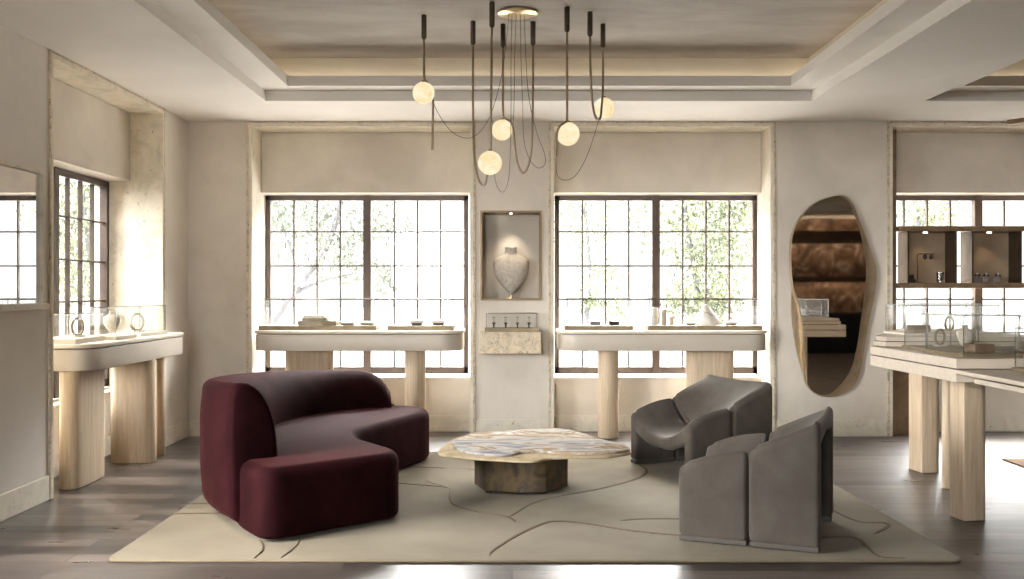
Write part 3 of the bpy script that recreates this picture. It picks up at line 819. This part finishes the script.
def back_ring(i, shrink=0.0, adv=0.0):
    p = Vector(oc[i]); t = (Vector(oc[min(i + 1, len(oc) - 1)]) - Vector(oc[max(i - 1, 0)])).normalized()
    inn = Vector((t.y, -t.x))                # towards the seat
    u = L[i] / TL
    h = .865 - .155 * u
    wd = .285 + .06 * math.sin(PI * min(1, u * 1.1))
    dist = TL - L[i]
    if dist < .34:
        q = 1 - dist / .34; h = .40 + (h - .40) * math.sqrt(max(0, 1 - q ** 2.6))
    pr = []
    b0 = .045; rb = .10
    for k in range(5):
        a = PI / 2 * k / 4; pr.append((rb * (1 - math.sin(a)), b0 + rb * (1 - math.cos(a))))
    hh = max(h, .435); r1 = .06
    pr.append((-.012, .30)); pr.append((-.014, max(.32, hh - .22)))
    for k in range(5):
        a = PI / 2 * k / 4; pr.append((r1 * (1 - math.cos(a)), hh - r1 * (1 - math.sin(a))))
    for k in range(1, 11):
        a = PI / 2 * k / 10
        pr.append((r1 + .015 + (wd - r1 - .015) * math.sin(a) ** (1.05 + .3 * min(1, u * 4)), .36 + (hh - .36) * math.cos(a) ** (.82 - .22 * min(1, u * 4))))
    pr.append((wd - .02, .12)); pr.append((wd - .08, b0))
    cx, cz = wd * .42, (b0 + hh) / 2
    out = []
    for d, zz in pr:
        if shrink:
            v = Vector((d - cx, zz - cz)); l = v.length
            v *= max(.2, (l - shrink) / l); d, zz = cx + v.x, cz + v.y
        q = p + inn * d + t * adv
        out.append((q.x, q.y, zz))
    return out
rs = []
RR = .05
for k in range(5):
    a = PI / 2 * k / 4; rs.append(back_ring(0, RR * (1 - math.sin(a)), -RR * math.cos(a) + RR * .6))
for i in range(1, len(oc) - 1):
    if L[i] > .06 and TL - L[i] > .02: rs.append(back_ring(i))
for k in range(5):
    a = PI / 2 * k / 4; rs.append(back_ring(len(oc) - 1, RR * (1 - math.cos(a)), RR * math.sin(a) - RR * .5))
MB().rings(rs).build('backrest', 'velvet', rt, smooth=True)

# ------------------------------------------------------------------ armchairs
def armchair(label, loc, rz):
    """saddle chair: two upholstered bands, front faces local -y"""
    rt = thing('lounge_chair', label, 'armchair', loc, rz, 'grey saddle armchairs')
    W = .42; T = .085
    def section(ys, hf, cf, name, pw):
        rs = []
        for y in ys:
            h, c = hf(y), cf(y)
            n = 14; top = []
            # outer contour from floor left over the arm, across the dip, down to floor right
            for k in range(n + 1):
                x = -W + .05 + (2 * W - .10) * k / n
                u = abs(x) / (W - .05)
                top.append((x, c + (h - c) * u ** pw - .001))
            cr = .05; arc = [(-W + cr * (1 - math.cos(a)), h - cr + cr * math.sin(a) * .96) for a in [PI / 2 * q / 5 * .8 for q in range(6)]]
            outer_c = [(-W, .045), (-W, .16), (-W, h * .6)] + arc + top + [(-x, zz) for x, zz in reversed(arc)] + [(W, h * .6), (W, .16), (W, .045)]
            inner = []
            for k in range(n + 1):
                x = (W - T) - 2 * (W - T) * k / n
                u = abs(x) / (W - .05)
                zz = c + (h - c) * u ** pw - T * (1 + .6 * u)
                inner.append((x, zz))
            hm = min(h * .5, inner[0][1] - .03); zi = inner[0][1]
            up_ = [(W - T, hm + (zi - hm) * q / 7) for q in range(1, 7)]
            inner_c = [(W - T, .045), (W - T, .12), (W - T, hm)] + up_ + inner + [(-x, zz) for x, zz in reversed(up_)] + [(-W + T, hm), (-W + T, .12), (-W + T, .045)]
            rs.append([(x, y, zz) for x, zz in outer_c + inner_c])
        # soft upholstered edges: the end rings shrink into the band
        rr = .028; out = []
        def ring(src, y, d): return [(x, y, zz) for x, zz in inset([(p[0], p[2]) for p in src], d)]
        out = []
        for k in range(5):
            a = PI / 2 * k / 4
            out.append(ring(rs[0], ys[0] + rr * (1 - math.cos(a)), rr * (1 - math.sin(a))))
        out += [r_ for r_, y in zip(rs, ys) if ys[0] + rr * 1.2 < y < ys[-1] - rr * 1.2]
        for k in range(5):
            a = PI / 2 * k / 4
            out.append(ring(rs[-1], ys[-1] - rr * (1 - math.sin(a)), rr * (1 - math.cos(a))))
        m_ = MB().rings(out, caps=False); NP = len(out[0]); E0 = (len(out) - 1) * NP
        for q in range(NP // 2 - 1):             # the end faces follow the band
            m_.f.append((q, q + 1, NP - 2 - q, NP - 1 - q)); m_.mi.append(0)
            m_.f.append((E0 + q, E0 + q + 1, E0 + NP - 2 - q, E0 + NP - 1 - q)); m_.mi.append(0)
        o = m_.build(name, 'wool', rt, local=True, smooth=True)
        return o
    f0, f1, b1 = -.38, -.005, .37
    def lerp(a, b, t): return a + (b - a) * t
    fs = section([lerp(f0, f1, k / 14) for k in range(15)], lambda y: lerp(.420, .515, math.sin(PI / 2 * (y - f0) / (f1 - f0)) ** .9), lambda y: lerp(.275, .285, (y - f0) / (f1 - f0)), 'front_section', 2.0)
    def bc(y):
        t = (y - (f1 + .005)) / (b1 - f1)
        return lerp(.29, .682, min(1, t * 1.10) ** .85)
    bs = section([lerp(f1 + .005, b1, k / 8) for k in range(9)], lambda y: lerp(.525, .695, ((y - f1) / (b1 - f1)) ** .9), bc, 'back_section', 1.8)
    for pt, (ya, yb) in ((fs, (f0 + .006, f1 - .004)), (bs, (f1 + .012, b1 - .006))):
        for sx in (-1, 1):
            xa, xb = sorted((sx * (W - .002), sx * (W - T + .004)))
            MB().box(xa, xb, ya, yb, .012, .043).build('base_trim', 'wool_trim', pt, bevel=.006, local=True)
    return rt
# local +y is the rear of the chair
armchair('grey saddle armchair nearest the viewer, seen from behind its side', (1.425, 5.72, RZ - .006), math.atan2(-.92, -.38))
armchair('grey saddle armchair farther back below the middle window', (1.455, 7.70, RZ - .006), math.atan2(-.914, .407))

# ------------------------------------------------------------------ coffee table
RT = RZ + .0055
rt = thing('coffee_table', 'low coffee table with wavy stone top on a patinated drum', 'coffee table', (.07, 6.93, RT))
lo = [(-.49, 6.62), (-.33, 6.47), (-.14, 6.37), (.13, 6.31), (.25, 6.42), (.467, 6.46), (.64, 6.50), (.77, 6.60), (.80, 6.70), (.76, 6.90), (.60, 7.17), (.51, 7.46), (.41, 7.66), (.157, 7.66), (-.076, 7.54), (-.32, 7.42), (-.44, 7.13)]
up = [(-.36, 6.68), (-.30, 6.56), (-.14, 6.46), (-.01, 6.46), (.06, 6.56), (.19, 6.60), (.32, 6.53), (.50, 6.51), (.66, 6.55), (.785, 6.66), (.77, 6.84), (.62, 7.15), (.52, 7.44), (.40, 7.62), (.16, 7.63), (-.07, 7.51), (-.30, 7.40), (-.37, 7.14), (-.42, 6.97), (-.30, 6.93), (-.28, 6.88), (-.40, 6.83)]
zt = .300
MB().pillow(catmull(lo, 6), zt, zt + .016, .004, 2).build('lower_top', 'table_gold', rt, smooth=True)
MB().pillow(catmull(up, 6), zt + .017, zt + .034, .005, 2, .002).build('upper_top', 'table_stone', rt, smooth=True)
base = [(-.262, 6.94), (-.185, 6.70), (.05, 6.63), (.23, 6.66), (.385, 6.86), (.36, 7.10), (.20, 7.28), (-.10, 7.27), (-.25, 7.12)]
MB().prism(base, RT + .022, zt).build('drum', 'patina', rt, bevel=.006)
for p in [(-.16, 6.76), (.20, 6.73), (.18, 7.2), (-.10, 7.2)]:
    MB().lathe([(.022, 0), (.022, .024)], (p[0], p[1], RT + .0005), 14).build('foot', 'bronze', rt)

# ------------------------------------------------------------------ chandelier
ZU = 3.36
rt = thing('chandelier', 'pendant light of five glowing globes hung on bent bronze tubes', 'chandelier', (.04, 7.03, ZU))
MB().lathe([(.140, 0), (.142, -.003), (.142, -.014), (.139, -.017)], (.04, 7.03, ZU - .0005), 48).build('canopy', 'brass', rt, smooth=True)
def P(px, py, Y):
    x, zz = at(px, py, Y); return (x, Y, zz)
RODS = {}
for k, (px, pyt, Y) in enumerate([(424, 15, 7.11), (473, 21, 7.27), (492, 2, 6.79), (503, 24, 7.35), (533, 22, 7.29), (567, 7, 6.91), (590, 12, 7.03), (603, 24, 7.35)]):
    x = (px - 512) * Y / 995.6
    m = MB().lathe([(.017, 0), (.019, -.006), (.019, -.160), (.012, -.172), (.008, -.176)], (x, Y, ZU - .0005), 18)
    m.build('ceiling_rod', 'bronze', rt, smooth=True); RODS[k] = (x, Y, ZU - .17)
def arc3(pts, k=6): return catmull(pts, k, False)
def tubep(pts, r=.0085): MB().tube(arc3(pts), r, 10).build('bent_tube', 'tube', rt, smooth=True)
Y = 7.11; x0 = RODS[0][0]
tubep([RODS[0], P(424, 60, Y), P(424.3, 76, Y), P(426, 81, Y + .03), P(431, 88, Y + .09), P(433, 100, Y + .10), P(432.6, 125, Y + .10), P(432.3, 150, Y + .10)])
Y = 7.27
tubep([RODS[1], P(473, 110, Y), P(474, 150, Y - .05), P(477, 174, Y - .14), P(481, 184, Y - .22), P(485, 184, Y - .32), P(487.5, 174, Y - .46)])
Y = 6.79
tubep([RODS[2], P(491.5, 70, Y), P(491, 110, Y), P(490.5, 152, Y)])
Y = 7.35
tubep([RODS[3], P(503, 80, Y), P(503, 112, Y), P(505, 118, Y), P(511, 122, Y - .04), P(513.5, 130, Y - .04), P(515, 148, Y), P(518, 165, Y - .01), P(523.5, 173, Y - .03), P(529, 163, Y - .05), P(532, 140, Y - .06), P(533, 90, Y - .06), RODS[4]])
Y = 6.91
tubep([RODS[5], P(567, 80, Y), P(567, 118, Y), P(565.5, 122, Y - .02), P(560, 126, Y - .07), P(557, 133, Y - .06), P(556.3, 145, Y), P(556, 156, Y)])
Y = 7.03
tubep([RODS[6], P(590.5, 70, Y), P(592, 98, Y + .02), P(594.5, 114, Y + .08), P(598, 120, Y + .16), P(600.5, 117, Y + .22), P(601.5, 108, Y + .24), P(602.5, 97, Y + .28), P(603, 85, 7.35), RODS[7]])
GLOBES = []
for (px, py, Y, r_) in [(423.5, 93, 7.13, .079), (502, 130, 7.37, .077), (490, 163, 6.79, .082), (568, 134, 6.93, .081), (604, 108, 7.42, .077)]:
    p = P(px, py, Y); GLOBES.append((p, r_))
    g = MB().sphere(p, r_, 32, 20).build('globe', 'globe', rt, smooth=True)
    MB().lathe([(.010, 0), (.014, -.004), (.012, -.02), (.004, -.022)], (p[0], p[1], p[2] + r_ + .012), 14).build('globe_cap', 'tube', g, smooth=True)
def cord(pts): MB().tube(arc3(pts, 8), .0022, 5).build('cord', 'cord', rt, smooth=True)
cz = ZU - .014
cord([(-.02, 7.0, cz), P(504, 60, 7.05), P(497, 95, 7.1), P(486, 124, 7.15), P(470, 138, 7.18), P(452, 132, 7.2), P(438, 113, 7.2), P(432, 98, 7.2)])
cord([(.0, 7.05, cz), P(511, 60, 7.1), P(511, 110, 7.1), P(510, 160, 7.1), P(508, 182, 7.05), P(503, 192, 7.0), P(497, 186, 6.95), P(494, 172, 6.85)])
cord([(.03, 7.03, cz), P(514.5, 60, 7.08), P(514.3, 90, 7.1), P(513.5, 124, 7.33)])
cord([(.06, 7.06, cz), P(521, 60, 7.1), P(522.5, 100, 7.12), P(524, 140, 7.15), P(530, 160, 7.16), P(538, 168, 7.17), P(545, 164, 7.18), P(544, 152, 7.2), P(536, 130, 7.22), P(528, 90, 7.15), (.085, 7.03, cz)])
cord([P(556, 154, 6.91), P(557, 174, 6.93), P(564, 180, 6.97), P(575, 176, 7.0), P(586, 158, 7.1), P(594, 136, 7.15), P(599, 119, 7.2)])

# linear bronze bar hung under the soffit at the right edge
rt = thing('pendant_bar', 'bronze linear bar hung below the ceiling at the right edge', 'ceiling light', (5.0, 8.3, ZC))
d_ = Vector((1.13, -1.4, 0)).normalized(); n_ = Vector((-d_.y, d_.x, 0)) * .03
p0, p1 = Vector((4.49, 9.0, 0)), Vector((5.62, 7.6, 0))
MB().prism([tuple((p0 + n_).xy), tuple((p0 - n_).xy), tuple((p1 - n_).xy), tuple((p1 + n_).xy)], 2.888, 2.932).build('bar', 'frame_bronze', rt, bevel=.004)
for t_ in (.18, .82):
    q_ = p0.lerp(p1, t_)
    MB().lathe([(.006, 0), (.006, ZC - 2.933)], (q_.x, q_.y, 2.9325), 10).build('hanger', 'bronze', rt)

# ------------------------------------------------------------------ rear furnishings reflected in the mirror
rt = thing('wall_shelf', 'lit bronze shelf on the rear stone wall seen in the mirror', 'shelf', (5.5, YF, 1.55))
MB().box(3.0, XR, YF, YF + .32, 1.62, 1.68).build('shelf_board', 'bronze', rt, bevel=.004)
MB().box(3.1, XR - .1, YF + .22, YF + .25, 1.60, 1.62).build('light_strip', 'led', rt)
MB().box(3.0, XR, YF + .32, YF + .345, 1.555, 1.685).build('front_lip', 'bronze', rt, bevel=.004)
rt = thing('wall_canopy', 'lit dark canopy high on the rear stone wall in the mirror', 'canopy', (5.5, YF, 2.6))
MB().box(3.0, XR, YF, YF + .40, 2.45, 2.62).build('fascia', 'bronze', rt, bevel=.004)
MB().box(3.1, XR - .1, YF + .25, YF + .28, 2.621, 2.64).build('light_strip', 'led', rt)
MB().box(3.0, XR, YF + .40, YF + .425, 2.41, 2.70).build('front_lip', 'bronze', rt, bevel=.004)
MB().box(3.1, XR - .1, YF + .25, YF + .28, 2.43, 2.45).build('light_strip', 'led', rt)  # extra strip added to brighten the stone below the canopy
rt = thing('sideboard', 'long dark sideboard along the rear wall seen in the mirror', 'sideboard', (5.5, YF + .3, 0))
MB().box(3.0, XR - .02, YF + .002, YF + .5, .06, .86).build('body', 'dark_panel', rt, bevel=.004)
MB().box(2.98, XR - .02, YF + .002, YF + .53, .86, .90).build('top', 'bronze', rt, bevel=.004)
MB().box(3.05, XR - .07, YF + .002, YF + .44, .001, .06).build('plinth', 'plinth', rt)

# ------------------------------------------------------------------ outside: street, trees
gmb = MB().add([(-90, 10.6, -.55), (90, 10.6, -.55), (90, 19, -.55), (-90, 19, -.55)], [(0, 1, 2, 3)])
gmb.add([(-120, 19, -.55), (120, 19, -.55), (120, 110, -.55), (-120, 110, -.55)], [(0, 1, 2, 3)], 1)
gmb.add([(-90, -40, -.55), (-4.4, -40, -.55), (-4.4, 10.6, -.55), (-90, 10.6, -.55)], [(0, 1, 2, 3)], 1)
gmb.add([(-4.4, -40, -.55), (40, -40, -.55), (40, -4.2, -.55), (-4.4, -4.2, -.55)], [(0, 1, 2, 3)])
struct(gmb.build('ground_outside', ['paving', 'asphalt']), 'pale paved ground outside the windows', 'ground')

def tree(name, label, x, y, zb, trunk, clusters, n, size, mat):
    rt = thing(name, label, 'tree', (x, y, zb), group='trees outside the windows')
    tr = MB()
    for pts, r0, r1 in trunk:
        q = catmull(pts, 5, False); k = len(q)
        tr.tube([(x + a, y + b, zb + c_) for a, b, c_ in q], [r0 + (r1 - r0) * i / (k - 1) for i in range(k)], 8)
    tr.build('trunk', 'bark', rt, smooth=True)
    lf = MB()
    tot = sum(c_[3] for c_ in clusters)
    for cx, cy, cz_, r_ in clusters:
        for _ in range(int(n * r_ / tot)):
            d = Vector((random.gauss(0, 1), random.gauss(0, 1), random.gauss(0, 1))).normalized() * r_ * random.random() ** .45
            p = Vector((x + cx + d.x, y + cy + d.y, zb + cz_ + d.z * .8))
            s_ = size * random.uniform(.6, 1.3)
            rot = Euler((random.uniform(0, 6.3), random.uniform(0, 6.3), random.uniform(0, 6.3))).to_matrix()
            vs = [p + rot @ Vector(q) * s_ for q in ((-.5, 0, 0), (-.1, -.22, .05), (.5, 0, 0), (-.1, .22, .05))]
            lf.add(vs, [(0, 1, 2, 3)])
    lf.build('foliage', mat, rt)
    return rt
Z0 = -.55
def cl(*a): return a
tree('slender_tree', 'slender leaning tree seen through the left back window', -3.75, 14, Z0,
     [([(0, 0, 0), (.25, 0, 1.2), (.62, 0, 1.85), (1.15, .1, 2.6), (1.4, .2, 3.6)], .09, .03), ([(.62, 0, 1.85), (1.0, .1, 2.05), (1.6, .2, 2.2)], .035, .012), ([(.8, 0, 2.1), (.5, .2, 2.8), (.3, .3, 3.4)], .03, .012)],
     [(.4, 0, 2.9, .75), (1.1, .2, 3.0, .8), (1.4, 0, 2.4, .55), (.2, .1, 3.6, .8), (1.0, 0, 3.8, .9), (1.9, .3, 2.9, .45), (2.0, .2, 2.1, .3)], 3600, .095, 'leaf_dark')
tree('leafy_tree', 'dense leafy tree seen through the middle back window at right', 2.55, 14.5, Z0,
     [([(.5, .4, 0), (.45, .4, 1.0), (.2, .3, 2.0), (0, .2, 3.2)], .08, .03)],
     [(.3, 0, 2.2, .6), (-.1, .1, 2.9, .75), (.7, 0, 2.7, .7), (.4, .2, 3.5, .8), (.9, .1, 3.3, .6), (0, 0, 1.75, .4), (.5, .2, 1.7, .4)], 5200, .095, 'leaf')
tree('leafy_tree', 'thin leafy tree seen through the middle back window at left', 1.15, 17.2, Z0,
     [([(.1, .3, 0), (.15, .3, 1.2), (.2, .2, 2.4), (.1, .1, 3.4)], .06, .025)],
     [(0, 0, 2.9, .6), (.4, .1, 2.2, .5), (.6, 0, 3.4, .7), (.2, .2, 1.75, .3), (.7, .2, 1.6, .35), (-.2, 0, 3.6, .5)], 1900, .09, 'leaf')
tree('leafy_tree', 'leafy tree seen through the upper panes of the right window', 5.75, 14, Z0,
     [([(.2, .2, 0), (.15, .2, 1.5), (0, .1, 3.0)], .08, .03)],
     [(-.1, 0, 3.2, .5), (.3, 0, 2.9, .4), (.1, .2, 3.7, .6)], 1300, .09, 'leaf')
tree('leafy_tree', 'leafy tree seen through the left wall window', -7.3, 16.6, Z0,
     [([(.3, .3, 0), (.35, .2, 1.5), (.2, .1, 2.8), (.1, 0, 3.8)], .10, .04)],
     [(.2, 0, 2.6, .9), (-.5, .2, 3.3, .9), (.6, 0, 3.6, 1.0), (.9, .2, 2.4, .7), (-.3, 0, 2.0, .6)], 4200, .11, 'leaf')
tree('leafy_tree', 'taller leafy tree beside it outside the left wall window', -6.9, 20.2, Z0,
     [([(.3, .3, 0), (.30, .2, 1.5), (.2, .1, 2.8), (.1, 0, 4.2)], .10, .04)],
     [(.0, 0, 2.6, .7), (-.3, .2, 3.4, .9), (.4, 0, 4.0, 1.0), (.2, .2, 2.0, .5)], 3000, .11, 'leaf_dark')

# ------------------------------------------------------------------ light
SKY_BASE, SKY_TOP, SKY_GLOW = 1.6, 115.0, 64.0
wd = bpy.data.worlds.new('World'); SC.world = wd; wd.use_nodes = True
nt = wd.node_tree; nt.nodes.clear()
wo = nt.nodes.new('ShaderNodeOutputWorld'); bg = nt.nodes.new('ShaderNodeBackground')
bg.inputs['Color'].default_value = (1.0, .985, .965, 1)
# bright hazy sky: moderate near the horizon ahead, bright lobes added overhead and behind left to light the room
tcw = nt.nodes.new('ShaderNodeTexCoord')
dotn = N(nt, 'ShaderNodeVectorMath', operation='DOT_PRODUCT'); dotn.inputs[1].default_value = Vector((-.50, -.74, .44)).normalized()
nt.links.new(tcw.outputs['Generated'], dotn.inputs[0])
glow = N(nt, 'ShaderNodeMapRange', interpolation_type='SMOOTHSTEP'); glow.inputs['From Min'].default_value = .48; glow.inputs['From Max'].default_value = 1.0
glow.inputs['To Min'].default_value = 0; glow.inputs['To Max'].default_value = SKY_GLOW
nt.links.new(dotn.outputs['Value'], glow.inputs['Value'])
sepw = nt.nodes.new('ShaderNodeSeparateXYZ'); nt.links.new(tcw.outputs['Generated'], sepw.inputs[0])
zen = N(nt, 'ShaderNodeMapRange', interpolation_type='SMOOTHSTEP'); zen.inputs['From Min'].default_value = .22; zen.inputs['From Max'].default_value = .58
zen.inputs['To Min'].default_value = 0; zen.inputs['To Max'].default_value = SKY_TOP
nt.links.new(sepw.outputs['Z'], zen.inputs['Value'])
dot2 = N(nt, 'ShaderNodeVectorMath', operation='DOT_PRODUCT'); dot2.inputs[1].default_value = Vector((.45, .78, .44)).normalized()
nt.links.new(tcw.outputs['Generated'], dot2.inputs[0])
lob2 = N(nt, 'ShaderNodeMapRange', interpolation_type='SMOOTHSTEP'); lob2.inputs['From Min'].default_value = .35; lob2.inputs['From Max'].default_value = .95
lob2.inputs['To Min'].default_value = .10; lob2.inputs['To Max'].default_value = 1.0
nt.links.new(dot2.outputs['Value'], lob2.inputs['Value'])
mul2 = N(nt, 'ShaderNodeMath', operation='MULTIPLY'); nt.links.new(zen.outputs[0], mul2.inputs[0]); nt.links.new(lob2.outputs[0], mul2.inputs[1])
bas2 = N(nt, 'ShaderNodeMath', operation='ADD'); bas2.inputs[1].default_value = SKY_BASE; nt.links.new(mul2.outputs[0], bas2.inputs[0])
adw = N(nt, 'ShaderNodeMath', operation='ADD')
nt.links.new(glow.outputs[0], adw.inputs[0]); nt.links.new(bas2.outputs[0], adw.inputs[1]); nt.links.new(adw.outputs[0], bg.inputs['Strength'])
nt.links.new(bg.outputs[0], wo.inputs['Surface'])

def area(name, loc, sx, sy, rot, power=0, colr=(1, 1, 1), portal=False):
    l = bpy.data.lights.new(name, 'AREA'); l.shape = 'RECTANGLE'; l.size = sx; l.size_y = sy
    l.energy = power; l.color = colr
    if portal: l.cycles.is_portal = True
    o = bpy.data.objects.new(name, l); C.objects.link(o); o.location = loc; o.rotation_euler = rot
    return o
for a, b in OPEN: area('window_portal', ((a + b) / 2, YB + .60, 1.45), 2.05, 1.80, (-PI / 2, 0, 0), 1, portal=True)
area('window_portal', (XL - .56, 7.715, 1.45), 1.80, 2.05, (0, -PI / 2, 0), 1, portal=True)
area('window_portal', (XL - .50, 3.725, 1.625), 2.25, 2.45, (0, -PI / 2, 0), 1, portal=True)
area('window_portal', (-1.9, YF - .27, 2.15), 2.1, 1.5, (PI / 2, 0, 0), 1, portal=True)

sun = bpy.data.lights.new('sun', 'SUN'); sun.energy = 16.0; sun.angle = math.radians(18); sun.color = (1, .93, .82)
so = bpy.data.objects.new('sun', sun); C.objects.link(so)
so.rotation_euler = Vector((.56, -.42, -.60)).to_track_quat('-Z', 'Y').to_euler()

def point(name, loc, power, colr, r=.05):
    l = bpy.data.lights.new(name, 'POINT'); l.energy = power; l.color = colr; l.shadow_soft_size = r
    o = bpy.data.objects.new(name, l); C.objects.link(o); o.location = loc
def spot(name, loc, tgt, power, colr, ang=60, blend=.8, r=.02):
    l = bpy.data.lights.new(name, 'SPOT'); l.energy = power; l.color = colr; l.spot_size = math.radians(ang); l.spot_blend = blend; l.shadow_soft_size = r
    o = bpy.data.objects.new(name, l); C.objects.link(o); o.location = loc
    o.rotation_euler = (Vector(tgt) - Vector(loc)).to_track_quat('-Z', 'Y').to_euler()
WARM = (1, .78, .52)
spot('niche_spot', (-.01, YB + .08, NZ1 - .04), (-.01, YB + .18, NZ0), 11, (1, .86, .68), 75)
for a, b in BX: spot('cabinet_spot', ((a + b) / 2 - .02, HY0 + .12, HZ1 - .06), ((a + b) / 2 - .02, HY0 + .2, HZ0), 5.5, (1, .80, .58), 80)

# ------------------------------------------------------------------ camera and view
cam = bpy.data.cameras.new('camera'); cam.sensor_width = 36; cam.lens = 995.6 * 36 / 1024
cam.clip_start = .05; cam.clip_end = 500
co = bpy.data.objects.new('camera', cam); C.objects.link(co)
co.location = (0, 0, CAMZ); co.rotation_euler = (PI / 2, 0, 0)
SC.camera = co
vs_ = SC.view_settings
SC.display_settings.display_device = 'sRGB'
vs_.view_transform = 'Standard'; vs_.look = 'None'; vs_.exposure = 0.20; vs_.gamma = 1.0; vs_.use_curve_mapping = False
cy = SC.cycles
cy.use_denoising = True
cy.max_bounces = 14; cy.diffuse_bounces = 6; cy.glossy_bounces = 5; cy.transparent_max_bounces = 24; cy.transmission_bounces = 6
cy.sample_clamp_indirect = 8
cy.caustics_reflective = False; cy.caustics_refractive = False
